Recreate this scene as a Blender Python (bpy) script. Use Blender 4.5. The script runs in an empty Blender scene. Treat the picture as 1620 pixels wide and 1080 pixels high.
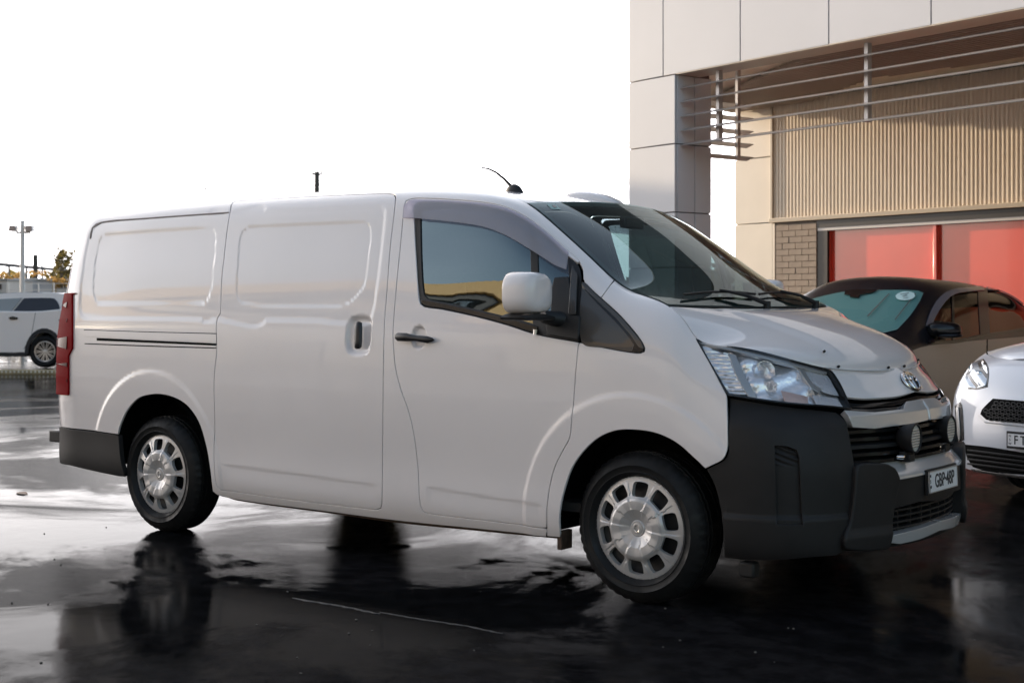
import bpy, bmesh, math, random
import numpy as np
from mathutils import Vector, Matrix
from mathutils.bvhtree import BVHTree
from mathutils.geometry import delaunay_2d_cdt
random.seed(5); rng = np.random.default_rng(5)
C = bpy.context.scene.collection
PI = math.pi
# ---------------------------------------------------------------- camera
F = 2226.0; HOR = 483.0                     # focal length and horizon row of the 1620 px wide photograph
CAM = np.array([6.467, -6.064, 1.31]); RV = np.array([0.794, 0.607, 0.0]); DV = np.array([-0.607, 0.794, 0.0])
RV /= np.linalg.norm(RV); DV /= np.linalg.norm(DV); UV = np.array([0, 0, 1.0])
cam = bpy.data.cameras.new('camera'); cam_o = bpy.data.objects.new('camera', cam); C.objects.link(cam_o)
cam.sensor_width = 36.0; cam.lens = F / 1620 * 36.0; cam.shift_y = -(540 - HOR) / 1620
cam.clip_start = 0.1; cam.clip_end = 3000
cam_o.location = CAM
cam_o.matrix_world = Matrix(((RV[0], 0, -DV[0], CAM[0]), (RV[1], 0, -DV[1], CAM[1]), (0, 1, 0, CAM[2]), (0, 0, 0, 1)))
bpy.context.scene.camera = cam_o
cam.dof.use_dof = True; cam.dof.focus_distance = 6.9; cam.dof.aperture_fstop = 5.6
# ---------------------------------------------------------------- daylight
SUN_EL = math.radians(9.0)
SUN_DIR = (-0.70 * RV + 0.714 * DV); SUN_DIR /= np.linalg.norm(SUN_DIR)       # towards the sun: beyond the van, to the left
SUN_AZ = math.atan2(SUN_DIR[0], SUN_DIR[1])                                    # clockwise from +Y
sc = bpy.context.scene
w = bpy.data.worlds.new('World'); sc.world = w; w.use_nodes = True
nt = w.node_tree; bg = nt.nodes['Background']
sky = nt.nodes.new('ShaderNodeTexSky'); sky.sky_type = 'NISHITA'; sky.sun_disc = False
sky.sun_elevation = SUN_EL; sky.sun_rotation = SUN_AZ; sky.air_density = 1.0; sky.dust_density = 2.2; sky.ozone_density = 1.4
hs = nt.nodes.new('ShaderNodeHueSaturation'); hs.inputs['Saturation'].default_value = .85; nt.links.new(sky.outputs[0], hs.inputs['Color'])
# a thin bright veil of cloud, thickest on the sun's side of the sky and thinning out towards the clear east
tc = nt.nodes.new('ShaderNodeTexCoord'); mp = nt.nodes.new('ShaderNodeMapping'); mp.inputs['Scale'].default_value = (1, 1, 4); nz = nt.nodes.new('ShaderNodeTexNoise'); nz.inputs['Scale'].default_value = 3; nz.inputs['Detail'].default_value = 6
dp = nt.nodes.new('ShaderNodeVectorMath'); dp.operation = 'DOT_PRODUCT'; dp.inputs[1].default_value = tuple(DV * .9 - RV * .35 + UV * .1)
mr = nt.nodes.new('ShaderNodeMapRange'); mr.interpolation_type = 'SMOOTHSTEP'
for k_, v_ in zip(('From Min', 'From Max', 'To Min', 'To Max'), (.06, .88, .0, 1.0)): mr.inputs[k_].default_value = v_
mn = nt.nodes.new('ShaderNodeMapRange')
for k_, v_ in zip(('From Min', 'From Max', 'To Min', 'To Max'), (.3, .7, .82, 1.0)): mn.inputs[k_].default_value = v_
mm = nt.nodes.new('ShaderNodeMath'); mm.operation = 'MULTIPLY'
VEIL = (16.4, 15.9, 16.3)
veil = nt.nodes.new('ShaderNodeMix'); veil.data_type = 'RGBA'; veil.inputs['B'].default_value = (*VEIL, 1)
nt.links.new(tc.outputs['Generated'], mp.inputs[0]); nt.links.new(mp.outputs[0], nz.inputs['Vector']); nt.links.new(nz.outputs[0], mn.inputs[0])
nt.links.new(tc.outputs['Generated'], dp.inputs[0]); nt.links.new(dp.outputs['Value'], mr.inputs[0]); nt.links.new(mr.outputs[0], mm.inputs[0]); nt.links.new(mn.outputs[0], mm.inputs[1]); 
sx = nt.nodes.new('ShaderNodeSeparateXYZ'); el = nt.nodes.new('ShaderNodeMapRange'); el.interpolation_type = 'SMOOTHSTEP'; m2 = nt.nodes.new('ShaderNodeMath'); m2.operation = 'MULTIPLY'   # the glow thins out towards the zenith
for k_, v_ in zip(('From Min', 'From Max', 'To Min', 'To Max'), (.12, .80, 1.0, .10)): el.inputs[k_].default_value = v_
nt.links.new(tc.outputs['Generated'], sx.inputs[0]); nt.links.new(sx.outputs['Z'], el.inputs[0]); nt.links.new(mm.outputs[0], m2.inputs[0]); nt.links.new(el.outputs[0], m2.inputs[1]); nt.links.new(m2.outputs[0], veil.inputs['Factor'])
nt.links.new(hs.outputs[0], veil.inputs['A']); nt.links.new(veil.outputs['Result'], bg.inputs[0]); bg.inputs[1].default_value = 0.15
sd = bpy.data.lights.new('sun', 'SUN'); sd.energy = 3.2; sd.angle = math.radians(0.6); sd.color = (1.0, 0.80, 0.55)
so = bpy.data.objects.new('sun', sd); C.objects.link(so)
sv = Vector((SUN_DIR[0] * math.cos(SUN_EL), SUN_DIR[1] * math.cos(SUN_EL), math.sin(SUN_EL)))
so.rotation_euler = sv.to_track_quat('Z', 'Y').to_euler(); so.location = (0, 0, 30)
sc.view_settings.view_transform = 'Standard'; sc.view_settings.look = 'None'
sc.view_settings.gamma = 1; sc.view_settings.use_curve_mapping = False; sc.view_settings.exposure = 1.17
# ---------------------------------------------------------------- node helpers and materials
def lin(c): return tuple(((v / 12.92) if v <= 0.04045 else ((v + 0.055) / 1.055) ** 2.4) for v in c)
def mat(name, col, rough=0.5, metal=0.0, coat=0.0, bump=None, var=None, spec=0.5, trans=0.0, ior=1.45, emit=None, rvar=None, alpha=None):
    m = bpy.data.materials.new(name); m.use_nodes = True; n = m.node_tree; b = n.nodes['Principled BSDF']
    b.inputs['Base Color'].default_value = (*col, 1); b.inputs['Roughness'].default_value = rough
    b.inputs['Metallic'].default_value = metal; b.inputs['Coat Weight'].default_value = coat; b.inputs['Coat Roughness'].default_value = 0.03
    b.inputs['Specular IOR Level'].default_value = spec; b.inputs['Transmission Weight'].default_value = trans; b.inputs['IOR'].default_value = ior
    if alpha is not None: b.inputs['Alpha'].default_value = alpha
    if emit: b.inputs['Emission Color'].default_value = (*emit[:3], 1); b.inputs['Emission Strength'].default_value = emit[3]
    tc = None
    def noise(scale, detail=4, stretch=(1, 1, 1)):
        t = n.nodes.new('ShaderNodeTexCoord'); mp = n.nodes.new('ShaderNodeMapping'); mp.inputs['Scale'].default_value = stretch
        x = n.nodes.new('ShaderNodeTexNoise'); x.inputs['Scale'].default_value = scale; x.inputs['Detail'].default_value = detail
        n.links.new(t.outputs['Object'], mp.inputs[0]); n.links.new(mp.outputs[0], x.inputs['Vector']); return x
    if var:                                   # (scale, amount[, stretch]) gentle colour variation
        x = noise(var[0], 5, var[2] if len(var) > 2 else (1, 1, 1)); r = n.nodes.new('ShaderNodeMapRange')
        r.inputs['From Min'].default_value = 0.3; r.inputs['From Max'].default_value = 0.7
        r.inputs['To Min'].default_value = 1 - var[1]; r.inputs['To Max'].default_value = 1 + var[1]
        mx = n.nodes.new('ShaderNodeVectorMath'); mx.operation = 'SCALE'; mx.inputs[0].default_value = col
        n.links.new(x.outputs[0], r.inputs[0]); n.links.new(r.outputs[0], mx.inputs['Scale']); n.links.new(mx.outputs[0], b.inputs['Base Color'])
    if rvar:                                  # (scale, lo, hi)
        x = noise(rvar[0], 6); r = n.nodes.new('ShaderNodeMapRange'); r.inputs['From Min'].default_value = 0.35; r.inputs['From Max'].default_value = 0.65
        r.inputs['To Min'].default_value = rvar[1]; r.inputs['To Max'].default_value = rvar[2]
        n.links.new(x.outputs[0], r.inputs[0]); n.links.new(r.outputs[0], b.inputs['Roughness'])
    if bump:                                  # (scale, strength, distance)
        x = noise(bump[0], 3); bp = n.nodes.new('ShaderNodeBump'); bp.inputs['Strength'].default_value = bump[1]; bp.inputs['Distance'].default_value = bump[2]
        n.links.new(x.outputs[0], bp.inputs['Height']); n.links.new(bp.outputs[0], b.inputs['Normal'])
    return m
def glass_mat(name, tint, reflect_ior=1.52, tr=0.5, rough=0.0, film=(1, 1, 1)):
    """thin glass: Fresnel reflection over a tinted see-through sheet"""
    m = bpy.data.materials.new(name); m.use_nodes = True; n = m.node_tree; n.nodes.clear()
    o = n.nodes.new('ShaderNodeOutputMaterial'); mx = n.nodes.new('ShaderNodeMixShader'); fr = n.nodes.new('ShaderNodeFresnel')
    t = n.nodes.new('ShaderNodeBsdfTransparent'); g = n.nodes.new('ShaderNodeBsdfGlossy'); fr.inputs[0].default_value = reflect_ior
    t.inputs[0].default_value = (*[c * tr for c in tint], 1); g.inputs[0].default_value = (*film, 1); g.inputs['Roughness'].default_value = rough
    geo = n.nodes.new('ShaderNodeNewGeometry'); io = n.nodes.new('ShaderNodeMix'); io.inputs['A'].default_value = reflect_ior; io.inputs['B'].default_value = 1 / reflect_ior   # a thin pane mirrors alike from both sides
    n.links.new(geo.outputs['Backfacing'], io.inputs['Factor']); n.links.new(io.outputs[0], fr.inputs[0])
    n.links.new(fr.outputs[0], mx.inputs[0]); n.links.new(t.outputs[0], mx.inputs[1]); n.links.new(g.outputs[0], mx.inputs[2]); n.links.new(mx.outputs[0], o.inputs[0])
    return m
M = {}
M['white'] = mat('white_paint', (0.77, 0.715, 0.70), 0.32, coat=1.0, spec=0.4, var=(1.3, .025), rvar=(5, .28, .42))
M['dark'] = mat('dark_cavity', (0.006, 0.006, 0.006), 0.9, spec=0.1)
M['plastic'] = mat('textured_black_plastic', (0.020, 0.0185, 0.0185), 0.5, bump=(900, 0.25, 0.001), var=(6, 0.15), spec=.28)
M['gloss_black'] = mat('gloss_black_plastic', (0.008, 0.008, 0.009), 0.15)
M['rubber'] = mat('rubber_seal', (0.012, 0.012, 0.013), 0.55)
M['tyre'] = mat('tyre_rubber', (0.009, 0.009, 0.0095), 0.55, bump=(140, 0.15, 0.002), rvar=(14, 0.4, 0.75), spec=.3)
M['silver'] = mat('silver_wheel_paint', (0.50, 0.48, 0.47), 0.36, metal=0.3, coat=0.4)
M['silver2'] = mat('silver_trim', (0.5, 0.49, 0.48), 0.28, metal=0.75)
M['chrome'] = mat('chrome', (0.78, 0.78, 0.78), 0.06, metal=1.0)
M['glass'] = glass_mat('tinted_side_glass', (0.5, 0.6, 0.62), 2.5, 0.30, film=(.80, .95, 1.0))
M['wglass'] = glass_mat('windscreen_glass', (0.60, 0.84, 0.82), 1.6, 0.7, film=(.85, .97, 1.0))
M['clear'] = glass_mat('clear_lens', (1, 1, 1), 1.5, 0.93)
M['visor'] = glass_mat('smoky_visor', (0.66, 0.61, 0.70), 1.6, 0.8, 0.10)
def visor_body(m):
    n = m.node_tree; out = [x for x in n.nodes if x.type == 'OUTPUT_MATERIAL'][0]; src = out.inputs[0].links[0].from_socket
    d = n.nodes.new('ShaderNodeBsdfDiffuse'); d.inputs[0].default_value = (.62, .60, .65, 1); t = n.nodes.new('ShaderNodeBsdfTranslucent'); t.inputs[0].default_value = (.62, .60, .65, 1)
    a = n.nodes.new('ShaderNodeAddShader'); mx = n.nodes.new('ShaderNodeMixShader'); mx.inputs[0].default_value = .30
    n.links.new(d.outputs[0], a.inputs[0]); n.links.new(t.outputs[0], a.inputs[1]); n.links.new(src, mx.inputs[1]); n.links.new(a.outputs[0], mx.inputs[2]); n.links.new(mx.outputs[0], out.inputs[0])
visor_body(M['visor'])
M['joint0'] = mat('seam_shadow_sealer', (.26, .22, .20), .8)
M['underseal'] = mat('rusty_underseal', (0.06, 0.035, 0.022), 0.8, var=(30, 0.5))
# ---------------------------------------------------------------- object helpers
def obj(name, me, m=None, parent=None, kind=None, label=None, cat=None, group=None):
    o = bpy.data.objects.new(name, me); C.objects.link(o)
    if m is not None and me is not None:
        for k in (m if isinstance(m, (list, tuple)) else [m]): me.materials.append(M[k] if isinstance(k, str) else k)
    if parent is not None: o.parent = parent
    if kind: o['kind'] = kind
    if label: o['label'] = label
    if cat: o['category'] = cat
    if group: o['group'] = group
    return o
def thing(name, label, cat, loc=(0, 0, 0), rz=0, group=None):
    o = obj(name, None, label=label, cat=cat, group=group); o.location = loc; o.rotation_euler = (0, 0, rz); o.empty_display_size = 0.2; return o
def copy_tree(o, parent=None):
    c = o.copy(); C.objects.link(c); c.parent = parent
    for ch in o.children: copy_tree(ch, c)
    return c
def mesh(name, v, f, smooth=False):
    me = bpy.data.meshes.new(name); me.from_pydata([tuple(map(float, p)) for p in v], [], [tuple(int(i) for i in q) for q in f])
    if smooth: me.polygons.foreach_set('use_smooth', [True] * len(me.polygons))
    me.update(); return me
class MB:
    """collects simple solids into one mesh"""
    def __init__(s): s.v = []; s.f = []
    def add(s, v, f):
        k = len(s.v); s.v += [tuple(p) for p in v]; s.f += [tuple(i + k for i in q) for q in f]; return s
    def box(s, a, b, X=None):
        (x0, y0, z0), (x1, y1, z1) = a, b
        v = [(x0, y0, z0), (x1, y0, z0), (x1, y1, z0), (x0, y1, z0), (x0, y0, z1), (x1, y0, z1), (x1, y1, z1), (x0, y1, z1)]
        if X: v = [tuple(X @ Vector(p)) for p in v]
        return s.add(v, [(0, 3, 2, 1), (4, 5, 6, 7), (0, 1, 5, 4), (1, 2, 6, 5), (2, 3, 7, 6), (3, 0, 4, 7)])
    def tube(s, pts, r, n=10, cap=True):
        pts = [Vector(p) for p in pts]; R = r if isinstance(r, (list, tuple)) else [r] * len(pts); v = []; f = []
        prev = None
        for i, p in enumerate(pts):
            t = (pts[min(i + 1, len(pts) - 1)] - pts[max(i - 1, 0)]).normalized()
            a = prev - t * prev.dot(t) if prev is not None else t.orthogonal()
            a.normalize(); prev = a; b = t.cross(a)
            for k in range(n):
                q = 2 * PI * k / n; v.append(tuple(p + (a * math.cos(q) + b * math.sin(q)) * R[i]))
        for i in range(len(pts) - 1):
            for k in range(n): f.append((i * n + k, i * n + (k + 1) % n, (i + 1) * n + (k + 1) % n, (i + 1) * n + k))
        if cap: f.append(tuple(range(n - 1, -1, -1))); f.append(tuple((len(pts) - 1) * n + k for k in range(n)))
        return s.add(v, f)
    def prism(s, poly, z0, z1, X=None):
        n = len(poly); v = [(p[0], p[1], z0) for p in poly] + [(p[0], p[1], z1) for p in poly]
        if X: v = [tuple(X @ Vector(p)) for p in v]
        return s.add(v, [tuple(range(n - 1, -1, -1)), tuple(range(n, 2 * n))] + [(i, (i + 1) % n, n + (i + 1) % n, n + i) for i in range(n)])
    def lathe(s, prof, n=48, X=None, close=False):
        """prof: (r, h) about the local Z axis"""
        v = []; f = []; m = len(prof)
        for k in range(n):
            a = 2 * PI * k / n
            for r, h in prof: v.append((r * math.cos(a), r * math.sin(a), h))
        for k in range(n):
            k2 = (k + 1) % n
            for j in range(m if close else m - 1): f.append((k * m + j, k2 * m + j, k2 * m + (j + 1) % m, k * m + (j + 1) % m))
        if X: v = [tuple(X @ Vector(p)) for p in v]
        return s.add(v, f)
    def build(s, name, m, parent=None, smooth=False, bevel=0, seg=2, angle=0.6, **kw):
        me = mesh(name, s.v, s.f, smooth)
        o = obj(name, me, m, parent, **kw)
        if bevel:
            b = o.modifiers.new('bevel', 'BEVEL'); b.width = bevel; b.segments = seg; b.limit_method = 'ANGLE'; b.angle_limit = angle
        if smooth or bevel: auto_smooth(me)
        return o
def auto_smooth(me, deg=35):
    bm = bmesh.new(); bm.from_mesh(me); bmesh.ops.recalc_face_normals(bm, faces=bm.faces)
    for e in bm.edges: e.smooth = not (len(e.link_faces) == 2 and e.calc_face_angle(0) > math.radians(deg))
    for f_ in bm.faces: f_.smooth = True
    bm.to_mesh(me); bm.free()
def text_obj(name, s, size, X, m, parent, depth=0.001, align='CENTER', sx=1.0, bold=0.0, **kw):
    cu = bpy.data.curves.new(name, 'FONT'); cu.body = s; cu.size = size; cu.extrude = depth; cu.align_x = align; cu.align_y = 'CENTER'; cu.offset = bold
    o = bpy.data.objects.new(name, cu); C.objects.link(o)
    dg = bpy.context.evaluated_depsgraph_get(); me = bpy.data.meshes.new_from_object(o.evaluated_get(dg)); bpy.data.objects.remove(o)
    me.transform(X @ Matrix.Diagonal((sx, 1, 1, 1))); me.materials.clear()
    return obj(name, me, m, parent, **kw)
def frame(o, x, y):
    """matrix with origin o, local x and y directions, z = x cross y"""
    x = Vector(x).normalized(); y = Vector(y); z = x.cross(y).normalized(); y = z.cross(x)
    return Matrix(((x[0], y[0], z[0], o[0]), (x[1], y[1], z[1], o[1]), (x[2], y[2], z[2], o[2]), (0, 0, 0, 1)))
def ray(u, v): return DV + RV * (u - 810) / F + UV * (HOR - v) / F
def proj(P):
    P = np.asarray(P, float) - CAM; d = P @ DV; return np.stack([810 + F * (P @ RV) / d, HOR - F * P[..., 2] / d], -1)
def at_depth(u, v, d): return Vector(CAM + ray(u, v) * d)
def at_y(u, v, y): r = ray(u, v); return Vector(CAM + r * ((y - CAM[1]) / r[1]))
GZ = 0.022                                  # ground level in the van's frame
def at_z(u, v, z=GZ): r = ray(u, v); return Vector(CAM + r * ((z - CAM[2]) / r[2]))
# ---------------------------------------------------------------- spline surfaces
def spline_matrix(k):
    n = len(k); h = np.diff(k); A = np.eye(n); B = np.zeros((n, n))
    for i in range(1, n - 1):
        A[i, i - 1] = h[i - 1]; A[i, i] = 2 * (h[i - 1] + h[i]); A[i, i + 1] = h[i]
        B[i, i - 1] = 6 / h[i - 1]; B[i, i] = -6 / h[i - 1] - 6 / h[i]; B[i, i + 1] = 6 / h[i]
    return np.linalg.solve(A, B)
def spline_weights(k, Mx, q):
    q = np.clip(q, k[0], k[-1]); n = len(k); i = np.clip(np.searchsorted(k, q, side='right') - 1, 0, n - 2)
    h = k[i + 1] - k[i]; a = (k[i + 1] - q) / h; b = (q - k[i]) / h; W = np.zeros((len(q), n)); r = np.arange(len(q))
    W[r, i] = a; W[r, i + 1] = b
    W += ((a ** 3 - a) * h * h / 6)[:, None] * Mx[i] + ((b ** 3 - b) * h * h / 6)[:, None] * Mx[i + 1]
    return W
class Surf:
    def __init__(s, net):
        s.C = np.array(net, float)                       # columns x rows x 3
        d = np.linalg.norm(np.diff(s.C, axis=0), axis=2).mean(1); s.ks = np.concatenate([[0], np.cumsum(np.maximum(d, 0.02))])
        d = np.linalg.norm(np.diff(s.C, axis=1), axis=2).mean(0); s.kt = np.concatenate([[0], np.cumsum(np.maximum(d, 0.02))])
        s.Ms = spline_matrix(s.ks); s.Mt = spline_matrix(s.kt); s.S = s.ks[-1]; s.T = s.kt[-1]
        ns = int(s.S / 0.02); nt_ = int(s.T / 0.02); s.gs = np.linspace(0, s.S, ns); s.gt = np.linspace(0, s.T, nt_)
        G = np.stack(np.meshgrid(s.gs, s.gt, indexing='ij'), -1).reshape(-1, 2); P = s(G); s.G = G; s.GP = proj(P); s.P = P
        idx = np.arange(ns * nt_).reshape(ns, nt_); a = idx[:-1, :-1].ravel(); b = idx[1:, :-1].ravel(); c = idx[1:, 1:].ravel(); d = idx[:-1, 1:].ravel()
        s.tri = np.concatenate([np.stack([a, b, c], 1), np.stack([a, c, d], 1)])
        s.bvh = BVHTree.FromPolygons([Vector(p) for p in P], s.tri.tolist())
    def __call__(s, q):
        q = np.asarray(q, float); out = np.zeros((len(q), 3))
        for i in range(0, len(q), 20000):
            A = spline_weights(s.ks, s.Ms, q[i:i + 20000, 0]); B = spline_weights(s.kt, s.Mt, q[i:i + 20000, 1])
            out[i:i + 20000] = np.einsum('ni,nj,ijk->nk', A, B, s.C, optimize=True)
        return out
    def _hit(s, o, d):
        loc, n, fi, dist = s.bvh.ray_cast(Vector(o), Vector(d))
        if loc is None: return None
        t = s.tri[fi]; a, b, c = s.P[t]; v0 = b - a; v1 = c - a; v2 = np.array(loc) - a
        d00 = v0 @ v0; d01 = v0 @ v1; d11 = v1 @ v1; d20 = v2 @ v0; d21 = v2 @ v1; de = d00 * d11 - d01 * d01
        y = (d11 * d20 - d01 * d21) / de; z = (d00 * d21 - d01 * d20) / de
        return s.G[t[0]] * (1 - y - z) + s.G[t[1]] * y + s.G[t[2]] * z
    def px(s, u, v):
        h = s._hit(CAM, ray(u, v))
        if h is None: h = s.G[np.argmin(((s.GP - (u, v)) ** 2).sum(1))]
        return h
    def edge(s, u, v):
        g = np.linspace(0, s.S, 1500); P = s(np.stack([g, np.full(1500, s.T)], 1)); return g[np.argmin(((proj(P) - (u, v)) ** 2).sum(1))]
def smooth_path(pts, step):
    """Catmull-Rom through 2-D points; a point with a third entry is a sharp corner; closed"""
    n = len(pts); P = [np.array(p[:2], float) for p in pts]; cor = [len(p) > 2 for p in pts]; out = []
    for i in range(n):
        p1, p2 = P[i], P[(i + 1) % n]; p0 = P[i - 1] if not cor[i] else p1 - (p2 - p1); p3 = P[(i + 2) % n] if not cor[(i + 1) % n] else p2 + (p2 - p1)
        L = np.linalg.norm(p2 - p1)
        k = max(1, int(L / step)); la = max(np.linalg.norm(p1 - p0), 1e-6); lc = max(np.linalg.norm(p3 - p2), 1e-6)
        m1 = ((p2 - p0) / (la + L)) * L if not cor[i] else (p2 - p1); m2 = ((p3 - p1) / (L + lc)) * L if not cor[(i + 1) % n] else (p2 - p1)
        for j in range(k):
            t = j / k; out.append((2 * t ** 3 - 3 * t ** 2 + 1) * p1 + (t ** 3 - 2 * t ** 2 + t) * m1 + (-2 * t ** 3 + 3 * t ** 2) * p2 + (t ** 3 - t ** 2) * m2)
    return np.array(out)
def inset(P, d):
    P = np.asarray(P, float); a = P - np.roll(P, 1, 0); b = np.roll(P, -1, 0) - P
    area = 0.5 * np.sum(P[:, 0] * np.roll(P[:, 1], -1) - np.roll(P[:, 0], -1) * P[:, 1]); sg = 1 if area > 0 else -1
    na = np.stack([-a[:, 1], a[:, 0]], 1) / np.maximum(np.linalg.norm(a, axis=1), 1e-9)[:, None] * sg
    nb = np.stack([-b[:, 1], b[:, 0]], 1) / np.maximum(np.linalg.norm(b, axis=1), 1e-9)[:, None] * sg
    m = na + nb; l = np.linalg.norm(m, axis=1); m = m / np.maximum(l, 0.5)[:, None] ** 2 * 2
    return P + np.where(np.linalg.norm(m, axis=1)[:, None] > 2, m / np.linalg.norm(m, axis=1)[:, None] * 2, m) * d
def inside(poly, Q):
    x, y = Q[:, 0], Q[:, 1]; r = np.zeros(len(Q), bool); P = np.asarray(poly); n = len(P)
    for i in range(n):
        x1, y1 = P[i]; x2, y2 = P[(i + 1) % n]
        if y1 == y2: continue
        c = ((y1 > y) != (y2 > y)); r ^= c & (x < (x2 - x1) * (y - y1) / (y2 - y1) + x1)
    return r
def seg_dist(P, Q, closed=True):
    """distance from points Q to polyline P"""
    P = np.asarray(P, float); n = len(P); best = np.full(len(Q), 1e9)
    for i in range(n if closed else n - 1):
        a = P[i]; b = P[(i + 1) % n]; ab = b - a; t = np.clip(((Q - a) @ ab) / max(ab @ ab, 1e-12), 0, 1)
        best = np.minimum(best, np.hypot(*(Q - a - t[:, None] * ab).T))
    return best
def sheet(name, S, outer, m, parent, holes=(), res=0.012, thick=0.012, disp=None, off=0.0, extra=None, flip=False, edge_r=0.003, warp=None, **kw):
    """a trimmed piece of surface S with a turned-in edge; outer and holes are closed loops in S's own coordinates"""
    loops = [np.asarray(outer, float)] + [np.asarray(h, float) for h in holes]
    lo = loops[0].min(0); hi = loops[0].max(0)
    g = np.stack(np.meshgrid(np.arange(lo[0] + res / 2, hi[0], res), np.arange(lo[1] + res / 2, hi[1], res), indexing='ij'), -1).reshape(-1, 2)
    if extra is not None: 
        g = g[seg_dist(np.array([[9e9, 9e9]]), g) > -1]; g = np.concatenate([g, np.asarray(extra)])
    if len(g):
        k = inside(loops[0], g)
        for h in loops[1:]: k &= ~inside(h, g)
        g = g[k]
        if len(g):
            dd = seg_dist(loops[0], g)
            for h in loops[1:]: dd = np.minimum(dd, seg_dist(h, g))
            g = g[dd > res * 0.35]
    pts = np.concatenate(loops + ([g] if len(g) else [])); faces = []; k = 0
    for L in loops: faces.append(list(range(k, k + len(L)))); k += len(L)
    V, E, Fc, _, _, _ = delaunay_2d_cdt([Vector(p) for p in pts], [], faces, 1, 1e-6)
    Q = np.array([tuple(v) for v in V]); n = len(Q)
    cen = np.array([Q[f_].mean(0) for f_ in Fc]); keep = inside(loops[0], cen)
    for h in loops[1:]: keep &= ~inside(h, cen)
    Fc = [f_ for f_, k_ in zip(Fc, keep) if k_]
    def ev(q, nrm=None):
        P = S(q)
        if nrm is None: return P
        D = np.full(len(q), off)
        if disp is not None: D = D + disp(P)
        return P + nrm * D[:, None]
    e = 0.002
    def nor(fn, q):
        a = fn(q + (e, 0)) - fn(q - (e, 0)); b = fn(q + (0, e)) - fn(q - (0, e)); N = np.cross(a, b); return N / np.maximum(np.linalg.norm(N, axis=1), 1e-12)[:, None]
    N0 = nor(S, Q) * (-1 if flip else 1)
    P = ev(Q, N0); N = nor(lambda q: ev(q, N0), Q) * (-1 if flip else 1)
    if warp is not None: P = warp(P)
    tris = [list(f) for f in Fc]
    # make winding follow the normals
    out = []
    for f_ in tris:
        a, b, c = P[f_[0]], P[f_[1]], P[f_[2]]
        if np.dot(np.cross(b - a, c - a), N[f_[0]]) < 0: f_ = f_[::-1]
        out.append(f_)
    cnt = {}
    for f_ in out:
        for i in range(len(f_)):
            a, b = f_[i], f_[(i + 1) % len(f_)]; cnt[(a, b)] = cnt.get((a, b), 0) + 1
    bd = [(a, b) for (a, b) in cnt if (b, a) not in cnt]
    VV = [P]; NN = [N]; nf = list(out)
    if thick > 0:
        bv = sorted({i for ab in bd for i in ab}); ix = {v: k for k, v in enumerate(bv)}; bv = np.array(bv)
        ni = np.zeros((len(bv), 3))
        for a, b in bd:
            t = P[b] - P[a]; o_ = np.cross(t, N[a]); o_ /= max(np.linalg.norm(o_), 1e-12); ni[ix[a]] += o_; ni[ix[b]] += o_
        ni /= np.maximum(np.linalg.norm(ni, axis=1), 1e-9)[:, None]
        # rounded lip: edge ring -> ring dropped by edge_r and pushed out -> deep ring
        r1 = P[bv] - N[bv] * edge_r * 0.4 + ni * edge_r * 0.6; r2 = P[bv] - N[bv] * edge_r * 1.2 + ni * edge_r * 0.8; r3 = P[bv] - N[bv] * thick + ni * edge_r * 0.8
        b0 = n; m_ = len(bv); VV += [r1, r2, r3]; NN += [(N[bv] + ni) / np.linalg.norm(N[bv] + ni, axis=1)[:, None], ni, ni]
        for a, b in bd:
            i, j = ix[a], ix[b]
            nf += [[b, a, b0 + i, b0 + j], [b0 + j, b0 + i, b0 + m_ + i, b0 + m_ + j], [b0 + m_ + j, b0 + m_ + i, b0 + 2 * m_ + i, b0 + 2 * m_ + j]]
    V_ = np.concatenate(VV); N_ = np.concatenate(NN)
    me = mesh(name, V_, nf, True); me.normals_split_custom_set_from_vertices([tuple(x) for x in N_])
    return obj(name, me, m, parent, **kw)
def mirror(o, name=None):
    """the same part on the far side of the van"""
    me = o.data.copy(); nrm = [0.0] * (len(me.loops) * 3)
    me.corner_normals.foreach_get('vector', nrm)
    nv = np.array(nrm).reshape(-1, 3); V = np.zeros(len(me.vertices) * 3); me.vertices.foreach_get('co', V); V = V.reshape(-1, 3) * (1, -1, 1)
    polys = [list(p.vertices)[::-1] for p in me.polygons]; ln = []
    for p in me.polygons: ln += [tuple(nv[i] * (1, -1, 1)) for i in reversed(list(p.loop_indices))]
    m2 = mesh(o.data.name, V, polys, True); m2.normals_split_custom_set(ln)
    for k in o.data.materials: m2.materials.append(k)
    c = bpy.data.objects.new(name or o.name, m2); C.objects.link(c); c.parent = o.parent
    for k in o.keys():
        if k in ('label', 'kind'): c[k] = o[k]
    return c
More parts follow.
